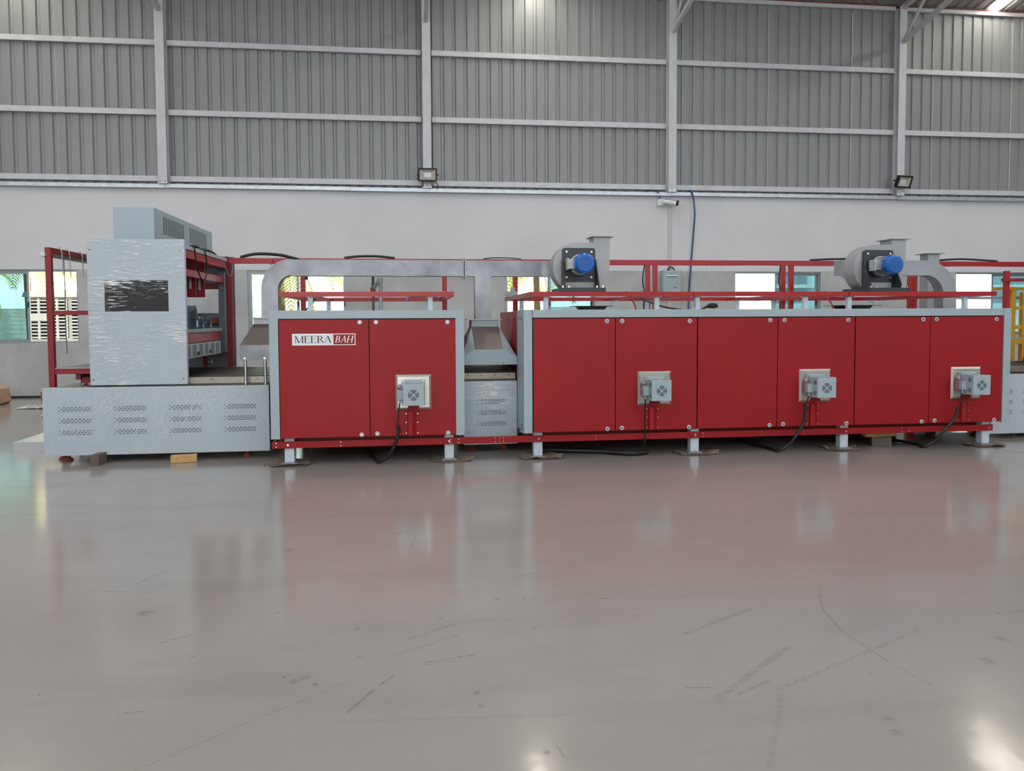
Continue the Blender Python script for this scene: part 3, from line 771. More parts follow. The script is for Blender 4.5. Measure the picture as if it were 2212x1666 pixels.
for (bx, bl), (cl_, xa, xb, zs, xe) in zip(BUR, cab):
    gx = burner(bx, bl)
    c = thing('burner_lead', (gx, FY-.14, 0), cl_, 'cable', 'burner leads')
    if zs:
        tube('lead', 'cable', c, smooth_path([(gx, FY-.14, .665), (gx-.01, FY-.13, .62), (gx-.035, FY-.12, zs-.12)]), .007)
        tube('sleeve', 'cable', c, smooth_path([(gx-.03, FY-.12, zs-.06), (xa-.03, FY-.11, .36), (xb-.03, FY-.10, .20), (xb-.10, FY-.06, .09), (xb-.2, FY+.0, .022), (xe, FY+.2, .022), (xe-.15, FY+.9, .022)], 7), .0185, 10)
    else:
        tube('lead', 'cable', c, smooth_path([(gx, FY-.14, .665), (gx, FY-.12, .55), (gx+.02, FY-.05, .35), (gx+.03, FY-.02, .20), (gx+.02, FY+.05, .06), (gx-.1, FY+.1, .02)]), .008)
        tube('sleeve', 'cable', c, smooth_path([(gx+.1, FY+.12, .03), (gx-.12, FY+.05, .03), (gx-.45, FY+.25, .03), (gx-1.1, FY+.45, .03)]), .03, 10)

# ---- red base rail bolted across the legs
r = thing('base_rail', (2.7, 8.5, .19), 'long red channel rail bolted across the oven legs near the floor', 'rail')
cuts = [-1.465, .47, .96, 3.25, 5.78, 6.91]
for a, b in zip(cuts[:-1], cuts[1:]):
    s_ = MB().prism([(8.505, .183), (8.53, .183), (8.53, .188), (8.510, .188), (8.510, .250), (8.53, .250), (8.53, .255), (8.505, .255)], 'x', a+.002, b-.002).build('rail_section', 'red', r)
    for xx in (a+.045, b-.045):
        for z in (.2, .238): cyl('screw', 'chrome', s_, (xx, 8.505, z), (xx, 8.499, z), .006, 8)
for lx in (-1.30, .41, 1.40, 3.2, 5.03, 6.85): cyl('bolt', 'chrome', r, (lx, 8.505, .219), (lx, 8.494, .219), .011, 10)
for lx in (-.75, 2.05, 2.7, 4.0, 4.5, 6.25):
    for z in (.2, .238): cyl('screw', 'chrome', r, (lx, 8.505, z), (lx, 8.500, z), .005, 8)

# ---- cardboard pads under the feet
def pad(x, y, label, seed, wx=.34, wy=.30):
    rnd = random.Random(seed); p = thing('cardboard_pad', (x, y, 0), label, 'cardboard', 'cardboard pads under the oven feet')
    for k in range(2):
        n = 14; mb = MB(); pts = []
        for i in range(n):
            a = 2*PI*i/n; q = max(abs(math.cos(a)), abs(math.sin(a)))
            pts.append((x+wx/2*math.cos(a)/q*rnd.uniform(.88, 1.08), y+wy/2*math.sin(a)/q*rnd.uniform(.88, 1.08)))
        z = .0015+k*.0055
        lift = [rnd.uniform(0, .006)+(rnd.random() > .8)*.02 for _ in pts]
        top = [(a, b, z+.004+l) for (a, b), l in zip(pts, lift)]; bot = [(a, b, z+l) for (a, b), l in zip(pts, lift)]
        vs = top+bot+[(x, y, z+.004), (x, y, z)]
        fs_ = []
        for i in range(n):
            j = (i+1) % n
            fs_ += [(i, j, 2*n), (n+j, n+i, 2*n+1), (i, n+i, n+j, j)]
        mb.add(vs, fs_).build('cardboard_layer', 'card', p)
    # a folded-up torn corner
    sx = rnd.choice((1, 1, -1)); ex = x+sx*wx*.42
    f = MB(); f.add([(ex-.05, y-.12, .012), (ex+.06*sx, y-.16, .012), (ex+.09*sx, y-.10, .055), (ex-.01, y-.05, .04)], [(0, 1, 2, 3)])
    f.add([(ex-.05, y-.12, .009), (ex+.06*sx, y-.16, .009), (ex+.09*sx, y-.10, .052), (ex-.01, y-.05, .037)], [(3, 2, 1, 0)]); f.build('torn_flap', 'card', p)
for i, (x, lab) in enumerate(((-1.29, 'crumpled cardboard pad under the left front foot of the short oven'), (.42, 'crumpled cardboard pad under the right front foot of the short oven'),
        (1.40, 'crumpled cardboard pad under the first front foot of the long oven'), (3.2, 'flat cardboard pad under the second front foot of the long oven'),
        (5.02, 'flat cardboard pad under the third front foot of the long oven'), (6.84, 'flat cardboard pad under the last front foot of the long oven'))):
    pad(x, 8.58, lab, i+3, .42 if i < 3 else .44, .34)

# ---- timber packers
def block(name, mat, c, ang, s, label):
    w_, d_, h_ = s; mb = MB().box(-w_/2, w_/2, -d_/2, d_/2, 0, h_)
    R = Matrix.Translation(c) @ Matrix.Rotation(ang, 4, 'Z'); mb.v = [tuple(R @ Vector(v)) for v in mb.v]
    return tag(mb.build(name, mat, None, bevel=.004), label, 'timber', 'timber packing blocks')
block('timber_block', 'wood_dark', (-3.345, 8.885, 0), -.06, (.09, .20, .118), 'dark weathered timber block lying under the wrapped machine base')
block('timber_block', 'wood', (-2.465, 8.89, .002), .18, (.265, .10, .078), 'pale timber block lying in front of the wrapped machine base')
block('timber_block', 'wood_dark', (5.60, 8.72, 0), -.35, (.22, .16, .115), 'lower brown timber block of the pair under the last oven')
block('timber_block', 'wood', (5.58, 8.72, .1155), .06, (.40, .09, .066), 'upper pale timber plank of the pair under the last oven')

# ================================================================== red service frames on the oven roofs
def channel(mb, p0, p1, w_=.04, h_=.05): return mb.bar(p0, p1, w_, h_)
def service_frame(x0, x1, posts, label):
    r = thing('service_frame', ((x0+x1)/2, 9.8, 1.644), label, 'frame', 'red service frames above the ovens')
    z = 1.82
    for y in (8.60, 10.96): MB().bar((x0, y, z), (x1, y, z), .04, .052).build('rail', 'red_rail', r)
    for x in (x0+.02, x1-.02): MB().bar((x, 8.62, z), (x, 10.94, z), .04, .052).build('end_rail', 'red_rail', r)
    for x in posts:
        MB().bar((x, 8.62, z-.01), (x, 10.94, z-.01), .035, .03).build('cross_bar', 'red_rail', r)
        for y in (8.66, 10.58):
            p = box('post', 'leg', r, x-.025, x+.025, y-.025, y+.025, 1.636, 1.785)
            box('post_clip', 'inox_dull', p, x-.04, x+.04, y-.035, y+.035, 1.785, 1.793)
            cyl('bolt', 'chrome', p, (x+.035, y-.045, 1.79), (x+.035, y-.045, 1.805), .009, 6)
    return r
service_frame(-1.372, .478, (-1.06, .224), 'red roof frame on white posts over the short oven')
service_frame(1.329, 3.195, (1.51, 2.79), 'red roof frame carrying the first blower')
service_frame(3.205, 5.083, (3.27, 4.585), 'red roof frame over the middle section of the long oven')
service_frame(5.093, 6.98, (5.13, 6.62), 'red roof frame carrying the second blower')

# ================================================================== blowers
def blower(bx, label):
    r = thing('blower', (bx, 8.9, 1.847), label, 'blower', 'centrifugal blowers on the red roof frames')
    cx, cz = bx, 2.16; y0, y1 = 8.88, 9.12
    prof_ = []
    n = 40                                   # spiral casing, outlet upwards on the right
    for i in range(n+1):
        a = math.radians(88+270*i/n); rad = .262+.108*(i/n)**1.1
        rad = min(rad, .305 if 200 < 88+270*i/n < 340 and False else rad)
        prof_.append((cx+rad*math.cos(a), max(cz+rad*math.sin(a), 1.852)))
    xr = cx+.370
    prof_ = prof_+[(xr, 2.422), (cx+.185, 2.422)]
    sc_ = MB().prism(prof_, 'y', y0, y1).build('scroll_casing', 'fan_grey', r)
    sc_.data.polygons.foreach_set('use_smooth', [True]*len(sc_.data.polygons)); sc_.data.set_sharp_from_angle(angle=math.radians(30))
    MB().box(cx+.185, xr, y0, y1, 2.422, 2.486).build('outlet_neck', 'fan_grey', r)
    box('outlet_flange', 'inox_dull', r, cx+.15, xr+.04, y0-.04, y1+.04, 2.486, 2.494)
    yp = 8.85
    p = MB().prism(rrect(cx-.192, cx+.192, 1.965, 2.355, .03), 'y', yp, yp+.028).build('motor_plate', 'charcoal', r)
    for sx in (-.145, .145):
        for z in (2.02, 2.31): cyl('plate_bolt', 'chrome', p, (cx+sx, yp, z), (cx+sx, yp-.014, z), .013, 8)
    cyl('motor_flange', 'charcoal', r, (cx, yp, cz), (cx, yp-.035, cz), .135, 28)
    cyl('flange_ring', 'alu', r, (cx, yp-.035, cz), (cx, yp-.06, cz), .118, 28)
    mo = cyl('motor_body', 'alu', r, (cx, yp-.06, cz), (cx, yp-.25, cz), .098, 28)
    fins = MB()
    for k in range(20):
        a = 2*PI*k/20
        if abs(math.cos(a)+1) < .12: continue
        q = Vector((math.cos(a), 0, math.sin(a)))
        fins.bar(Vector((cx, yp-.07, cz))+q*.103, Vector((cx, yp-.24, cz))+q*.103, .004, .014, q)
    fins.build('cooling_fins', 'alu', mo)
    fc = MB().cyl((cx, yp-.235, cz), (cx, yp-.32, cz), .112, 32).cyl((cx, yp-.32, cz), (cx, yp-.345, cz), .112, 32, .088).build('fan_cover', 'blue', r, smooth=True)
    holes = MB()
    for rad, m_ in ((.018, 6), (.034, 10), (.050, 16), (.066, 20)):
        for k in range(m_):
            a = 2*PI*k/m_; c_ = Vector((cx+rad*math.cos(a), yp-.3452, cz+rad*math.sin(a)))
            holes.cyl(c_, c_-Vector((0, .0008, 0)), .0042, 6)
    holes.build('cover_holes', 'void', fc)
    tb = box('terminal_box', 'alu', r, cx-.16, cx-.088, yp-.20, yp-.09, cz-.055, cz+.055, bevel=.004)
    box('terminal_lid', 'alu', tb, cx-.175, cx-.160, yp-.21, yp-.08, cz-.066, cz+.066, bevel=.004)
    for sx in (-1, 1):
        xx = cx+sx*.195
        MB().prism([(8.62, 1.89), (8.66, 1.89), (8.835, 2.22), (8.87, 2.22), (8.87, 1.89)], 'x', xx-.006, xx+.006).build('stand_plate', 'charcoal', r)
        b = box('base_channel', 'charcoal', r, cx+sx*.195-.06, cx+sx*.195+.06, 8.60, 9.2, 1.848, 1.892, bevel=.003)
        for q in (-.035, .035): cyl('base_bolt', 'chrome', b, (xx+q, 8.63, 1.892), (xx+q, 8.63, 1.915), .012, 6)
    box('base_front', 'charcoal', r, cx-.135, cx+.135, 8.60, 8.64, 1.848, 1.892)
    box('casing_foot', 'fan_grey', r, cx-.17, cx+.17, 8.855, 8.879, 1.892, 1.964)
    return r
blower(1.93, 'grey blower with blue motor above the first section of the long oven')
blower(5.62, 'grey blower with blue motor above the last section of the long oven')

# ================================================================== stainless ducts and hoods
def rect_sweep(path, hw, hd):
    """square duct swept in the x-z plane: path of (x,z,angle of travel)"""
    return path
def duct_section(mb, pts, y0, y1, hw):
    """pts: (x, z, nx, nz) centre line with in-plane normal"""
    vs, fs_ = [], []
    for x, z, nx, nz in pts:
        vs += [(x+nx*hw, y0, z+nz*hw), (x-nx*hw, y0, z-nz*hw), (x-nx*hw, y1, z-nz*hw), (x+nx*hw, y1, z+nz*hw)]
    for i in range(len(pts)-1):
        for k in range(4):
            fs_.append((i*4+k, i*4+(k+1) % 4, (i+1)*4+(k+1) % 4, (i+1)*4+k))
    fs_ += [(0, 1, 2, 3), tuple(range(len(pts)*4-4, len(pts)*4))[::-1]]
    return mb.add(vs, fs_)
def elbow_pts(cx, cz, R, a0, a1, n=14):
    return [(cx+R*math.cos(math.radians(a0+(a1-a0)*i/n)), cz+R*math.sin(math.radians(a0+(a1-a0)*i/n)), math.cos(math.radians(a0+(a1-a0)*i/n)), math.sin(math.radians(a0+(a1-a0)*i/n))) for i in range(n+1)]
def shade(o):
    o.data.polygons.foreach_set('use_smooth', [True]*len(o.data.polygons)); o.data.set_sharp_from_angle(angle=math.radians(35)); return o
DY0, DY1, HW, DZ = 9.505, 9.695, .095, 2.161
d = thing('exhaust_duct', (.2, 9.6, 1.5), 'square stainless exhaust duct from the entry hood to the first blower', 'duct')
box('drop', 'inox', d, -1.725, -1.535, DY0, DY1, 1.575, 1.905)
shade(duct_section(MB(), elbow_pts(-1.365, 1.905, .265, 180, 90), DY0, DY1, HW).build('elbow', 'inox', d))
box('straight', 'inox', d, -1.365, .655, DY0, DY1, DZ-HW, DZ+HW)
for xx in (.645, .663): box('flange', 'inox_dull', d, xx, xx+.006, DY0-.03, DY1+.03, DZ-.125, DZ+.125)
f_ = [o for o in d.children if o.name.startswith('flange')][0]
for z in (-.1, 0, .1): cyl('flange_bolt', 'chrome', f_, (.635, DY0-.018, DZ+z), (.685, DY0-.018, DZ+z), .008, 6)
MB().prism([(.67, DZ-HW), (.787, DZ-HW), (.787, 1.545), (.98, 1.545), (.98, DZ-HW), (1.60, DZ-HW), (1.60, DZ+HW), (.67, DZ+HW)], 'y', DY0, DY1).build('tee', 'inox', d)
box('drop_flange', 'inox_dull', d, .683, 1.101, DY0-.11, DY1+.11, 1.535, 1.545)
# bend that turns towards the inlet at the back of the blower
def hbend(par, xa, xc, sgn):
    mb = MB(); pts = []
    R = abs(xc-xa); yc = 9.6-R
    vs, fs_ = [], []; n = 12
    for i in range(n+1):
        a = math.radians(90*i/n); px = xa+sgn*R*math.sin(a); py = yc+R*math.cos(a); nx, ny = sgn*math.sin(a), math.cos(a)
        vs += [(px+nx*HW, py+ny*HW, DZ-HW), (px-nx*HW, py-ny*HW, DZ-HW), (px-nx*HW, py-ny*HW, DZ+HW), (px+nx*HW, py+ny*HW, DZ+HW)]
    for i in range(n):
        for k in range(4): fs_.append((i*4+k, i*4+(k+1) % 4, (i+1)*4+(k+1) % 4, (i+1)*4+k))
    fs_ += [(0, 1, 2, 3), tuple(range(n*4, n*4+4))[::-1]]
    shade(mb.add(vs, fs_).build('bend', 'inox', par))
    MB().box(xc-HW, xc+HW, 9.12, yc+.005, DZ-HW, DZ+HW).build('inlet', 'inox', par)
hbend(d, 1.60, 1.93, 1)
d2 = thing('exhaust_duct', (6.4, 9.7, 1.5), 'square grey exhaust duct curving down behind the second blower', 'duct')
box('straight', 'inox_dull', d2, 5.66, 6.87, 9.73, 9.92, 2.10, 2.30)
box('inlet', 'inox_dull', d2, 5.66, 5.84, 9.12, 9.73, DZ-HW, DZ+HW)
shade(duct_section(MB(), elbow_pts(6.87, 1.85, .35, 90, 0), 9.73, 9.92, .097).build('elbow', 'inox_dull', d2))
box('drop', 'inox_dull', d2, 7.123, 7.317, 9.73, 9.92, 1.30, 1.85)
v = thing('vent_stack', (7.38, 10.4, 1.0), 'square grey vent stack with a flat flange behind the second blower', 'duct')
box('stack', 'inox_dull', v, 7.31, 7.485, 10.32, 10.50, .0, 2.44)
box('flange', 'inox_dull', v, 7.26, 7.535, 10.27, 10.55, 2.44, 2.448)

def hood(label, x0, x1, tx0, tx1, zl, zs, zc, ztop, ty, lipmat, slopemat, chamfer):
    h = thing('exhaust_hood', ((x0+x1)/2, 9.6, zl), label, 'hood')
    ya, yb = 8.96, 10.24
    f0, f1 = ty
    if chamfer: front = [(x0, zl), (x1, zl), (x1, zs-.085), (tx1, zs), (tx0, zs), (x0, zs-.085)]
    else: front = [(x0, zl), (x1, zl), (x1, zs), (x0, zs)]
    MB().prism(front, 'y', ya, ya+.012).build('front_lip', lipmat, h)
    MB().prism(front, 'y', yb-.012, yb).build('rear_lip', lipmat, h)
    ze = zs-.085 if chamfer else zs
    for xx in (x0, x1-.004): box('side_lip', lipmat, h, xx, xx+.004, ya+.012, yb-.012, zl, ze)
    a0, a1 = (tx0, tx1) if chamfer else (x0, x1)
    MB().add([(a0, ya, zs), (a1, ya, zs), (tx1, f0, zc), (tx0, f0, zc)], [(0, 1, 2, 3)]).build('front_slope', slopemat, h)
    MB().add([(a1, yb, zs), (a0, yb, zs), (tx0, f1, zc), (tx1, f1, zc)], [(0, 1, 2, 3)]).build('rear_slope', slopemat, h)
    for q, (ax, tx) in enumerate(((x0, tx0), (x1, tx1))):
        mb = MB()
        if chamfer:
            s_ = tx
            mb.add([(ax, ya, ze), (s_, ya, zs), (tx, f0, zc), (tx, f1, zc), (s_, yb, zs), (ax, yb, ze)], [(0, 1, 2), (0, 2, 3, 5), (3, 4, 5)])
        else: mb.add([(ax, ya, zs), (tx, f0, zc), (tx, f1, zc), (ax, yb, zs)], [(0, 1, 2, 3)])
        mb.build('side_slope', lipmat, h)
    MB().box(tx0, tx1, f0, f1, zc, ztop).build('collar', lipmat, h)
    return h
h1 = hood('stainless hood on two rods over the conveyor before the short oven', -1.868, -1.478, -1.80, -1.49, 1.10, 1.27, 1.50, 1.565, (9.40, 9.80), 'inox', 'slope', False)
box('top_flange', 'inox_dull', h1, -1.86, -1.48, 9.36, 9.84, 1.565, 1.575)
for xx in (-1.815, -1.603): cyl('support_rod', 'chrome', h1, (xx, 8.985, .83), (xx, 8.985, 1.10), .016, 12)
for xx in (-1.815, -1.603): cyl('bolt', 'chrome', h1, (xx, 8.96, 1.125), (xx, 8.95, 1.125), .012, 8)
h2 = hood('grey chamfered hood in the gap between the two ovens', .586, 1.222, .735, 1.065, 1.02, 1.195, 1.455, 1.535, (9.42, 9.78), 'grey', 'slope', True)
for xx in (1.00, 1.06): cyl('screw', 'black', h2, (xx, 8.96, 1.035), (xx, 8.954, 1.035), .006, 8)

# ================================================================== cable gantry behind the ovens
g = thing('cable_gantry', (3, 11.2, 0), 'long red cable gantry on posts running behind the ovens', 'gantry')
for a, b in ((-2.44, -1.866), (-1.858, 4.36), (4.37, 12.6)):
    MB().prism([(11.17, 2.322), (11.23, 2.322), (11.23, 2.398), (11.17, 2.398)], 'x', a, b).build('beam', 'red_rail', g, bevel=.003)
for a in (-1.862, 4.365):
    box('splice_plate', 'red_dark', g, a-.05, a+.05, 11.175, 11.225, 2.32, 2.396)
    for q in (-.035, .035): cyl('bolt', 'chrome', g, (a+q, 11.2, 2.322), (a+q, 11.2, 2.305), .010, 6)
for px in (-1.467, .493, 1.508, 3.472, 3.582, 5.568, 5.70, 7.64, 7.71, 9.75, 11.9):
    p = box('post', 'red_rail', g, px-.033, px+.033, 11.17, 11.23, .008, 2.322)
    box('foot_plate', 'red_dark', p, px-.08, px+.08, 11.12, 11.28, 0, .008)
def cable(label, pts, r=.014, mat='cable', name='cable_run', k=8):
    return tag(tube(name, mat, None, smooth_path(pts, k), r), label, 'cable')
cable('black cable bundle lying on the red gantry left of the elbow duct', [(-2.30, 11.2, 2.41), (-2.1, 11.2, 2.455), (-1.85, 11.18, 2.45), (-1.65, 11.15, 2.415), (-1.45, 11.10, 2.33), (-1.40, 11.08, 2.10)], .022)
cable('black cable on the red gantry above the short oven', [(-.9, 11.2, 2.408), (-.7, 11.2, 2.43), (-.45, 11.2, 2.432), (-.2, 11.2, 2.408)], .018)
cable('thin cable arched on the gantry above the duct tee', [(1.05, 11.2, 2.403), (1.2, 11.2, 2.42), (1.42, 11.2, 2.418), (1.6, 11.2, 2.403)], .008)
cable('black cable on the gantry left of the second blower', [(6.0, 11.2, 2.408), (6.3, 11.2, 2.425), (6.7, 11.2, 2.43), (7.2, 11.2, 2.41)], .016)
cable('black cable on the gantry right of the second blower', [(8.0, 11.2, 2.408), (8.4, 11.2, 2.435), (8.7, 11.2, 2.43), (9.1, 11.2, 2.408)], .016)
for i, (px, lb) in enumerate(((3.39, 'thin dark leads hanging beside the first double post'), (5.49, 'thin dark leads hanging beside the second double post'))):
    cable(lb, [(px+.02, 11.15, 2.33), (px-.01, 11.14, 2.1), (px+.02, 11.14, 1.9), (px, 11.12, 1.7), (px+.04, 11.1, 1.4)], .010)
# coiled conduits with terminal boxes on the back rails
def conduit(x0, x1, label):
    c = thing('flexible_conduit', ((x0+x1)/2, 10.97, 1.846), label, 'conduit', 'ribbed conduits lying on the service frames')
    n = 60; pts = []
    mb = MB()
    L = x1-x0
    mb.tube([(x0-.06, 10.95, 1.80), (x0-.03, 10.95, 1.86), (x0, 10.96, 1.875), (x1, 10.97, 1.878)], .024, 10)
    for k in range(int(L/.022)):
        xx = x0+.01+k*.022; mb.cyl((xx, 10.96, 1.876), (xx+.011, 10.96, 1.876), .030, 10)
    mb.build('hose', 'conduit', c, smooth=True)
    b = box('terminal_box', 'inox_dull', c, x1, x1+.12, 10.92, 11.02, 1.848, 1.925, bevel=.004)
    box('terminal_lid', 'alu', b, x1-.008, x1+.128, 10.915, 11.025, 1.925, 1.937, bevel=.003)
    return c
conduit(.02, .36, 'ribbed grey conduit and terminal box on the frame of the short oven')
conduit(3.30, 3.74, 'ribbed grey conduit and terminal box below the wall box')
conduit(5.72, 6.08, 'ribbed grey conduit and terminal box left of the second blower')
c = thing('terminal_box', (1.42, 10.96, 1.846), 'small grey terminal box on the frame corner beside the duct tee', 'box')
box('case', 'inox_dull', c, 1.35, 1.50, 10.90, 11.0, 1.846, 1.93, bevel=.004)
box('clamp', 'inox_dull', c, 1.41, 1.47, 10.93, 10.97, 1.93, 1.99, bevel=.003)
# gas pipes rising behind the short oven
c = thing('gas_pipe', (-.42, 10.25, 1.64), 'galvanised gas pipes with a valve rising behind the short oven', 'pipe')
tube('riser', 'inox_dull', c, [(-.37, 10.25, 1.64), (-.37, 10.25, 2.06)], .024, 12)
tube('riser', 'bar', c, [(-.47, 10.35, 1.64), (-.47, 10.35, 2.32)], .018, 12)
tube('link', 'inox_dull', c, [(-.37, 10.25, 2.06), (-.40, 10.28, 2.04), (-.47, 10.33, 1.93)], .024, 12)
cyl('union', 'alu', c, (-.37, 10.25, 2.02), (-.37, 10.25, 2.085), .034, 12)
cyl('valve', 'rust', c, (-.47, 10.33, 1.88), (-.47, 10.33, 1.96), .034, 12)
# black flared trays on the oven roofs, clips and loose leads
def roof_tray(x, y, label, s=1):
    t = thing('roof_vent', (x, y, 1.635), label, 'vent', 'black flared vents on the oven roofs')
    MB().prism([(x-.115*s, 1.636), (x+.115*s, 1.636), (x+.17*s, 1.695), (x-.17*s, 1.695)], 'y', y-.15, y+.15).build('funnel', 'black', t)
    box('flange', 'charcoal', t, x-.24*s, x+.25*s, y-.2, y+.2, 1.695, 1.701)
roof_tray(2.25, 9.6, 'black flared roof vent below the first blower')
roof_tray(5.74, 9.6, 'black flared roof vent below the second blower', 1.15)
cable('black plug lead lying on the roof of the middle oven section', [(3.36, 8.75, 1.64), (3.40, 8.75, 1.665), (3.46, 8.75, 1.68), (3.52, 8.75, 1.665)], .012)
tag(MB().tube(smooth_path([(3.42, 8.74, 1.678), (3.46, 8.74, 1.688), (3.52, 8.74, 1.688), (3.55, 8.74, 1.675)]), [.012+.02*math.sin(PI*i/18) for i in range(19)], 10).build('cable_plug', 'black', None, smooth=True), 'black cable plug resting on the edge of the middle oven roof', 'plug')
cable('red lead drooping from the frame left of the wall box', [(2.50, 8.9, 1.86), (2.53, 8.8, 1.80), (2.56, 8.75, 1.70), (2.58, 8.75, 1.64)], .009, 'red_rail')
cable('red lead drooping from the frame left of the second window box', [(5.02, 9.0, 1.86), (5.00, 8.9, 1.78), (5.03, 8.85, 1.70), (5.04, 8.85, 1.64)], .009, 'red_rail')
cable('black lead drooping under the frame between first and middle sections', [(2.9, 9.8, 1.83), (3.0, 9.6, 1.75), (3.15, 9.4, 1.68), (3.35, 9.3, 1.645)], .010)
cable('black lead drooping under the frame of the short oven', [(-1.08, 9.3, 1.81), (-1.12, 9.3, 1.74), (-1.19, 9.3, 1.66), (-1.24, 9.3, 1.64)], .009)

# ================================================================== vented machine bases
def slots(par, x, z, n=8):
    mb = MB()
    for row in range(3):
        w_ = .028; y = 8.9992
        for k in range(n+1):
            xx = x+k*.0405-(.02 if row == 1 else 0)
            if row == 1 and k == 0: continue
            mb.box(xx, xx+w_*(.5 if row != 1 and k in (0, n) else 1), y-.0006, y, z-row*.019-.007, z-row*.019)
    return mb.build('vent_slots', 'void', par)
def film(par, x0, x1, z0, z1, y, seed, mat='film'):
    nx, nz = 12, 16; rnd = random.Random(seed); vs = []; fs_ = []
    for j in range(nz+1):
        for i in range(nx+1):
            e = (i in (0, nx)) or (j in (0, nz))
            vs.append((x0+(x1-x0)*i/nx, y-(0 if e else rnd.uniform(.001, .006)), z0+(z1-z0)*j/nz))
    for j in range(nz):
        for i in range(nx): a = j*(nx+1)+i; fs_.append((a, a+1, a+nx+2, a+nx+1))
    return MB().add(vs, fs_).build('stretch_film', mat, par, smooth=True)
def machine_base(name, label, x0, x1, z0, z1, groups, wrap, feet, yb=11.1):
    r = thing(name, ((x0+x1)/2, 10, 0), label, 'machine base')
    fp = box('front_panel', 'white', r, x0, x1, 9.0, 9.016, z0, z1, bevel=.003)
    box('frame', 'charcoal', r, x0+.01, x1-.01, 9.017, yb, z0+.06, z1-.02)
    for gx in groups:
        for z in (.612, .484, .356): slots(fp, gx, z)
    for sx in (x0+.05, x1-.05):
        for z in (z0+.15, z1-.18): cyl('panel_screw', 'inox_dull', fp, (sx, 9.0, z), (sx, 8.994, z), .009, 8)
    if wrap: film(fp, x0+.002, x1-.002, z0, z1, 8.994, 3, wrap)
    for fx, fy in feet:
        f_ = cyl('levelling_foot', 'rust', r, (fx, fy, 0), (fx, fy, .03), .055, 14, .04)
        cyl('foot_stem', 'rust', f_, (fx, fy, .03), (fx, fy, z0+.07), .022, 10)
    return r
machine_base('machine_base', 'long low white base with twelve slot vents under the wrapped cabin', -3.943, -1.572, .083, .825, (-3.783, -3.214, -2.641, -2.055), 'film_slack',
             [(-3.86, 9.28), (-3.78, 9.2), (-3.50, 9.25), (-2.9, 9.4), (-1.86, 9.2), (-3.8, 10.9), (-1.8, 10.9)])
b2 = machine_base('machine_base', 'narrow wrapped white base in the gap between the two ovens', .60, 1.226, .092, .83, (.763,), 'film', [(.72, 9.25), (1.1, 9.25), (.72, 11), (1.1, 11)])
b3 = machine_base('machine_base', 'white vented base right of the long oven cut by the picture edge', 7.10, 12.6, .06, .818, (7.24, 7.72, 8.3, 9.0, 9.7, 10.4, 11.1, 11.8), False, [(7.3, 9.3), (8.6, 9.3), (7.3, 10.1), (8.6, 10.1), (10.6, 9.3), (12.3, 9.3), (12.3, 10.1)], 10.28)

# conveyors lying on the bases
def conveyor(label, x0, x1, z, n=7, yb=11.0):
    r = thing('conveyor', ((x0+x1)/2, 10, z), label, 'conveyor', 'steel rail conveyors through the ovens')
    for yy in (9.10, yb):
        s_ = box('side_rail', 'railsteel', r, x0, x1, yy, yy+.05, z+.012, z+.085, bevel=.003)
        for k in range(4): cyl('screw', 'charcoal', s_, (x0+(x1-x0)*(k+.5)/4, yy, z+.06), (x0+(x1-x0)*(k+.5)/4, yy-.004, z+.06), .008, 8)
        box('lower_rail', 'bar', r, x0, x1, yy-.03, yy+.05, z, z+.010)
    for k in range(n):
        yy = 9.32+k*(yb-.1-9.32)/(n-1)
        box('slide_bar', 'bar', r, x0, x1, yy-.03, yy+.03, z+.045, z+.09, bevel=.006)
    for k in range(3): box('cross_tie', 'charcoal', r, x0+(x1-x0)*(k+.5)/3-.03, x0+(x1-x0)*(k+.5)/3+.03, 9.15, yb, z+.004, z+.042)
conveyor('dark steel bar conveyor beside the wrapped cabin', -3.42, -1.47, .828)
conveyor('short steel conveyor in the gap under the chamfered hood', .585, 1.222, .832)
conveyor('steel conveyor running out right of the long oven', 7.08, 12.6, .822, 4, 10.2)
# dark mouths of the ovens
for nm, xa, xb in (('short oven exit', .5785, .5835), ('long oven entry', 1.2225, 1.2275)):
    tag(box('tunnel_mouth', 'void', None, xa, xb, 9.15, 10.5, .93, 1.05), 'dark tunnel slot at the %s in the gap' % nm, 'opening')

# ================================================================== wrapped printing cabin
r = thing('printing_cabin', (-2.95, 10.2, .83), 'tall white cabin wrapped in clear stretch film with a smoked window', 'cabin')
PX0, PX1, PZ0, PZ1 = -3.457, -2.447, .845, 2.437
w0, w1, wz0, wz1 = -3.288, -2.625, 1.647, 1.988
for (ya, nm) in ((9.03, 'front_panel'), (11.50, 'rear_panel')):
    mb = MB(); yb = ya+.018
    mb.box(PX0, w0, ya, yb, PZ0, PZ1).box(w1, PX1, ya, yb, PZ0, PZ1).box(w0, w1, ya, yb, PZ0, wz0).box(w0, w1, ya, yb, wz1, PZ1)
    p = mb.build(nm, 'white' if nm == 'front_panel' else 'plate_in', r)
    if nm == 'front_panel':
        box('window', 'acrylic', p, w0+.001, w1-.001, ya+.006, ya+.012, wz0+.001, wz1-.001)
        box('panel_return', 'white', p, PX1-.02, PX1, yb, ya+.06, PZ0, PZ1); box('panel_return', 'white', p, PX0, PX0+.02, yb, ya+.06, PZ0, PZ1)
        for sx in (PX0+.03, PX1-.04):
            for z in (PZ0+.06, PZ1-.12): cyl('panel_screw', 'charcoal', p, (sx, ya, z), (sx, ya-.005, z), .008, 8)
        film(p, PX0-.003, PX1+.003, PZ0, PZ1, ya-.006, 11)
    else:
        film(p, w0, w1, wz0, wz1, ya-.004, 5)
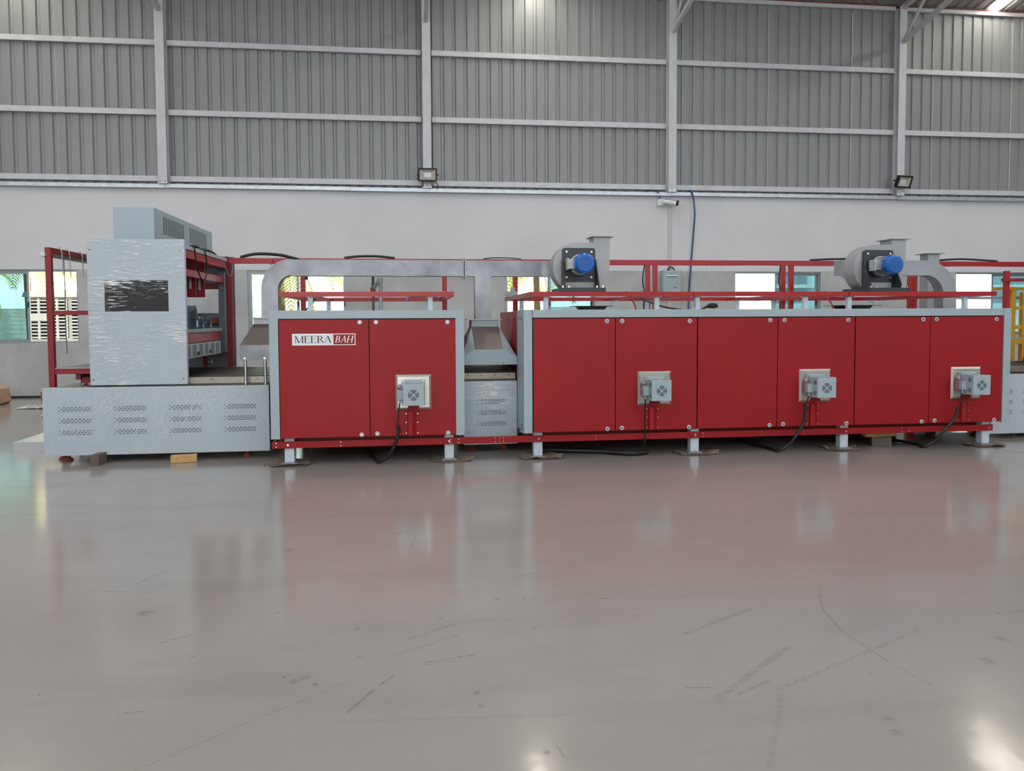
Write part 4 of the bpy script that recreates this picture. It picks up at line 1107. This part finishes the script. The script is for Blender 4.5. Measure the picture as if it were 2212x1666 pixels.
# red steel frame inside
for px in (-3.42, -2.53):
    box('frame_post', 'red_dark', r, px, px+.07, 11.38, 11.48, .845, 2.42)
    box('frame_post', 'red_dark', r, px-.0 if px < -3 else px-.01, px+.07 if px < -3 else px+.06, 9.10, 9.18, .92, 2.40)
for z in (2.30, 1.98, 1.50): box('rear_beam', 'red_dark', r, -3.34, -2.54, 11.40, 11.46, z, z+.075)
for px in (-3.42, -2.60):
    box('side_beam', 'red_rail', r, px, px+.09, 9.19, 11.37, 2.26, 2.35)
    box('side_beam', 'red_rail', r, px, px+.06, 9.19, 11.37, 2.06, 2.14)
s_ = box('chain_guide', 'plate_in', r, -2.62, -2.53, 11.28, 11.36, 1.10, 2.22)
ch = MB()
for k in range(64): ch.box(-2.534, -2.526, 11.268, 11.28, 1.12+k*.017, 1.13+k*.017)
ch.build('chain', 'alu', s_)
for yy, a in ((10.0, 2.05), (10.42, 2.05)):
    hp = box('hanging_bracket', 'red_dark', r, -2.80, -2.585, yy, yy+.02, 1.84, 2.255)
    box('white_strip', 'white', hp, -2.66, -2.635, yy-.006, yy, 1.93, 2.06)
    for q in (0, .1): cyl('bolt', 'chrome', hp, (-2.65+q*.4, yy, 2.10), (-2.65+q*.4, yy-.02, 2.10), .012, 8)
# print carriage
c = thing('print_carriage', (-2.95, 10.2, 1.1), 'print carriage with slotted white skirt and red beam inside the cabin', 'carriage')
box('beam', 'red_rail', c, -3.30, -2.585, 9.40, 11.15, 1.275, 1.40, bevel=.004)
box('top_plate', 'inox_dull', c, -3.34, -2.56, 9.38, 11.18, 1.40, 1.442, bevel=.003)
sk = box('skirt', 'white', c, -2.583, -2.565, 9.42, 11.10, 1.10, 1.268, bevel=.002)
for y0 in (9.46, 9.72, 10.02, 10.28, 10.58, 10.84):
    mb = MB()
    for k in range(9):
        mb.box(-2.565, -2.5640, y0, y0+.17, 1.118+k*.0155, 1.125+k*.0155)
    mb.build('slot_group', 'void', sk)
for y0 in (9.93, 10.50): box('socket', 'black', sk, -2.565, -2.555, y0, y0+.06, 1.125, 1.165)
for y0 in (9.6, 10.9):
    box('hanger', 'red_dark', c, -2.75, -2.70, y0, y0+.08, .925, 1.274)
    cyl('guide_wheel', 'inox_dull', c, (-2.69, y0+.04, .99), (-2.64, y0+.04, .99), .04, 14)
def motor(x, y, s, label):
    m_ = thing('carriage_motor', (x, y, 1.443), label, 'motor', 'motors on the print carriage')
    cyl('motor_base', 'teal', m_, (x, y, 1.443), (x, y, 1.443+.10*s), .085*s, 20)
    b_ = cyl('motor_body', 'teal', m_, (x, y, 1.443+.10*s), (x, y, 1.443+.19*s), .10*s, 20)
    cyl('motor_cap', 'teal', m_, (x, y, 1.443+.19*s), (x, y, 1.443+.245*s), .105*s, 20, .085*s)
    box('rating_plate', 'logo_white', b_, x+.098*s, x+.103*s, y-.02*s, y+.02*s, 1.443+.02*s, 1.443+.09*s)
    cyl('eye_bolt', 'chrome', b_, (x+.11*s, y-.02, 1.443+.12*s), (x+.11*s, y+.02, 1.443+.12*s), .015*s, 10)
motor(-2.68, 9.95, 1.15, 'large dark teal motor on the print carriage nearest the wrapped panel')
motor(-2.63, 10.25, .62, 'small dark teal motor behind the large one on the carriage')
motor(-2.63, 10.62, .62, 'furthest small dark teal motor on the print carriage')

# cabinet on the cabin roof
c = thing('roof_cabinet', (-2.99, 10.4, 2.44), 'pale grey control cabinet with slotted vents on top of the cabin', 'cabinet')
box('cabinet_body', 'grey', c, -3.20, -2.775, 9.10, 11.66, 2.43, 2.79, bevel=.004)
for y0 in (9.42, 10.50):
    mb = MB()
    for k in range(12):
        for q in range(10):
            y = y0+q*.085
            mb.box(-2.775, -2.7742, y, y+.062, 2.535+k*.0165, 2.543+k*.0165)
    mb.build('side_vent', 'void', c)
for (ya, yb_) in ((9.06, 9.10),): box('support_beam', 'red_dark', c, -3.42, -2.50, 9.20, 9.28, 2.352, 2.43)
box('support_beam', 'red_dark', c, -3.42, -2.50, 11.35, 11.43, 2.425, 2.43)
# cable tray and loose cables beside it
ct = thing('cable_tray', (-2.6, 10.3, 2.36), 'galvanised cable tray along the cabin edge below the roof cabinet', 'cable tray')
MB().box(-2.69, -2.50, 9.3, 11.3, 2.356, 2.362).box(-2.69, -2.684, 9.3, 11.3, 2.362, 2.40).box(-2.506, -2.50, 9.3, 11.3, 2.362, 2.40).build('tray', 'galv', ct)
for k in range(5):
    y0 = 9.3+.1*k
    cable('one of the black cables heaped on the tray below the roof cabinet', [(-2.64+.03*k, y0, 2.38), (-2.62+.02*k, y0+.5, 2.41+.02*(k % 3)), (-2.60+.015*k, y0+1.0, 2.39+.02*((k+1) % 3)), (-2.58, y0+1.5, 2.385)], .013)['group'] = 'cables heaped on the cabin tray'
cable('black cable loop hanging into the cabin opening', [(-2.51, 9.62, 2.41), (-2.485, 9.6, 2.38), (-2.48, 9.65, 2.20), (-2.48, 9.80, 2.07), (-2.48, 9.98, 2.03), (-2.48, 10.12, 2.16), (-2.485, 10.1, 2.36), (-2.51, 10.1, 2.41)], .009)
cable('thin pale wire dangling by the rear cabin post', [(-2.50, 11.1, 2.32), (-2.47, 11.1, 2.25), (-2.44, 11.12, 2.15), (-2.40, 11.12, 2.18), (-2.39, 11.14, 2.30)], .008, 'conduit')

# red access frame at the left end
r = thing('hook_stand', (-3.87, 10.2, .83), 'red square-tube access frame with hooks at the left end', 'frame')
box('post', 'red_dark', r, -3.905, -3.845, 9.08, 9.14, .826, 2.345, bevel=.003)
box('post', 'red_dark', r, -3.905, -3.845, 11.3, 11.36, .826, 2.345, bevel=.003)
box('top_beam', 'red_dark', r, -3.905, -3.845, 9.14, 11.30, 2.285, 2.345, bevel=.003)
box('mid_beam', 'red_dark', r, -3.845, -3.468, 9.085, 9.135, 1.612, 1.660, bevel=.003)
cyl('hanging_rod', 'alu', r, (-3.90, 9.04, 2.262), (-3.88, 11.36, 2.262), .020, 12)
cyl('rod_knob', 'logo_white', r, (-3.93, 9.075, 2.262), (-3.905, 9.075, 2.262), .026, 12)
for k, yy in enumerate((9.32, 9.52, 9.87, 10.05)):
    tube('hook', 'alu', r, smooth_path([(-3.835, yy, 2.33), (-3.845, yy, 2.36), (-3.865, yy, 2.362), (-3.83, yy, 2.33), (-3.825, yy, 2.2), (-3.82, yy, 2.06-.02*(k % 2))]), .0055)
tube('hanging_rope', 'conduit', r, smooth_path([(-3.86, 9.44, 2.25), (-3.855, 9.44, 1.9), (-3.86, 9.44, 1.5), (-3.855, 9.44, 1.18)]), .006)
p = box('platform_beam', 'red_dark', r, -3.845, -3.468, 9.09, 9.14, .968, 1.026)
box('platform_beam', 'red_dark', r, -3.845, -3.468, 11.3, 11.35, .968, 1.026)
pf = box('platform', 'inox_dull', r, -3.845, -3.468, 9.09, 11.35, 1.027, 1.036)
mb = MB()
for k in range(9):
    for j in range(24): mb.box(-3.82+k*.04, -3.80+k*.04, 9.13+j*.09, 9.18+j*.09, 1.0362, 1.0366)
mb.build('perforations', 'void', pf)
box('platform_bracket', 'red_dark', r, -3.66, -3.61, 9.16, 9.6, .90, .968)
bx_ = box('drive_cover', 'red_dark', r, -3.63, -3.468, 9.2, 9.7, .828, .93, bevel=.015)
cyl('drive_rod', 'alu', r, (-3.55, 9.3, .955), (-3.468, 9.3, .955), .012, 8)
for xx in (-3.60, -3.53): cyl('cover_bolt', 'chrome', bx_, (xx, 9.2, .85), (xx, 9.19, .85), .014, 8)

# checker plate step on the floor
s_ = thing('checker_step', (-4.4, 10.2, 0), 'low checker-plate step on the floor left of the machine base', 'step')
box('tread', 'tread', s_, -4.70, -3.96, 9.95, 10.9, .098, .108, bevel=.002)
box('riser', 'tread', s_, -4.70, -3.96, 9.95, 9.962, .0, .098)
for xx in (-4.69, -3.98): box('side', 'tread', s_, xx, xx+.01, 9.962, 10.9, 0, .098)

# ------------------------------------------------------------------ floor clutter near the far wall
c = thing('carton', (-7.5, 15.5, 0), 'brown cardboard carton on the floor at the left picture edge', 'carton')
MB().prism([(-8.05, 0), (-7.52, 0), (-7.47, .05), (-7.50, .30), (-7.56, .335), (-8.05, .34)], 'y', 15.42, 15.82).build('carton_body', 'carton', c, bevel=.01)
box('tape', 'wood', c, -8.05, -7.56, 15.6, 15.66, .336, .342)
rnd = random.Random(4)
def litter(x, y, label, s=.5):
    n = 9; vs = []; fs_ = []
    for j in range(n):
        for i in range(n):
            vs.append((x+s*(i/(n-1)-.5)*1.6, y+s*(j/(n-1)-.5), .006+abs(rnd.gauss(0, .035))*(1 if 0 < i < n-1 and 0 < j < n-1 else .3)))
    for j in range(n-1):
        for i in range(n-1): a = j*n+i; fs_.append((a, a+1, a+n+1, a+n))
    tag(MB().add(vs, fs_).build('plastic_sheet', 'film_white', None), label, 'plastic sheet', 'loose plastic on the floor')
litter(-6.6, 14.9, 'crumpled clear plastic sheet on the floor near the carton', .38)
litter(-5.7, 13.6, 'flat crumpled plastic on the floor behind the checker step', .3)
block('timber_block', 'rust', (-6.98, 16.35, 0), .05, (.34, .2, .17), 'reddish brick-like block on the floor against the far wall')

# ================================================================== right edge: yellow access stand and red post
r = thing('access_stand', (8.9, 10.5, 0), 'yellow steel access stand with ladder rails at the right edge', 'ladder stand')
for x in (8.79, 8.97, 9.3):
    for y in (10.5, 11.3):
        box('post', 'yellow', r, x-.035, x+.035, y-.035, y+.035, 0, 1.20 if y > 11 else (1.98 if x < 8.9 else 1.90), bevel=.003)
for z in (1.64, 1.36): 
    for y in (10.5,): box('guard_rail', 'yellow', r, 8.82, 9.6, y-.02, y+.02, z, z+.055)
box('deck_beam', 'yellow', r, 8.76, 9.7, 10.46, 10.52, 1.14, 1.215)
box('deck', 'inox_dull', r, 8.76, 9.7, 10.46, 11.34, 1.216, 1.235)
box('top_rail', 'yellow', r, 8.47, 9.9, 10.47, 10.52, 1.93, 1.975)
box('lower_top_rail', 'inox_dull', r, 7.9, 9.9, 10.60, 10.64, 1.80, 1.84)
for k in range(4): box('spindle', 'yellow', r, 9.06+k*.15, 9.09+k*.15, 10.485, 10.515, 1.24, 1.36)
for x in (8.82,): box('ladder_rung', 'yellow', r, 8.80, 9.3, 10.48, 10.52, .70, .74)
r = thing('red_mast', (8.27, 10.0, 0), 'red square post with a cross arm behind the oven corner at right', 'post')
box('mast', 'red_rail', r, 8.243, 8.307, 9.97, 10.03, .83, 2.18, bevel=.003)
box('cross_arm', 'red_dark', r, 8.17, 9.4, 9.93, 9.968, 2.03, 2.075)
cyl('arm_roller', 'charcoal', r, (8.62, 9.93, 2.02), (8.62, 9.80, 2.02), .05, 14)
d_ = thing('guard_cover', (9.05, 9.7, .9), 'dark curved guard on the outgoing conveyor at right edge', 'guard')
MB().prism([(8.35+.33-.33*math.cos(PI*i/16), .915+.24*math.sin(PI*i/16)) for i in range(17)], 'y', 9.7, 9.76).build('guard_shell', 'charcoal', d_)
MB().prism([(8.40+.28-.28*math.cos(PI*i/16), .915+.11*math.sin(PI*i/16)) for i in range(17)], 'y', 9.69, 9.70).build('guard_plate', 'red_dark', d_)
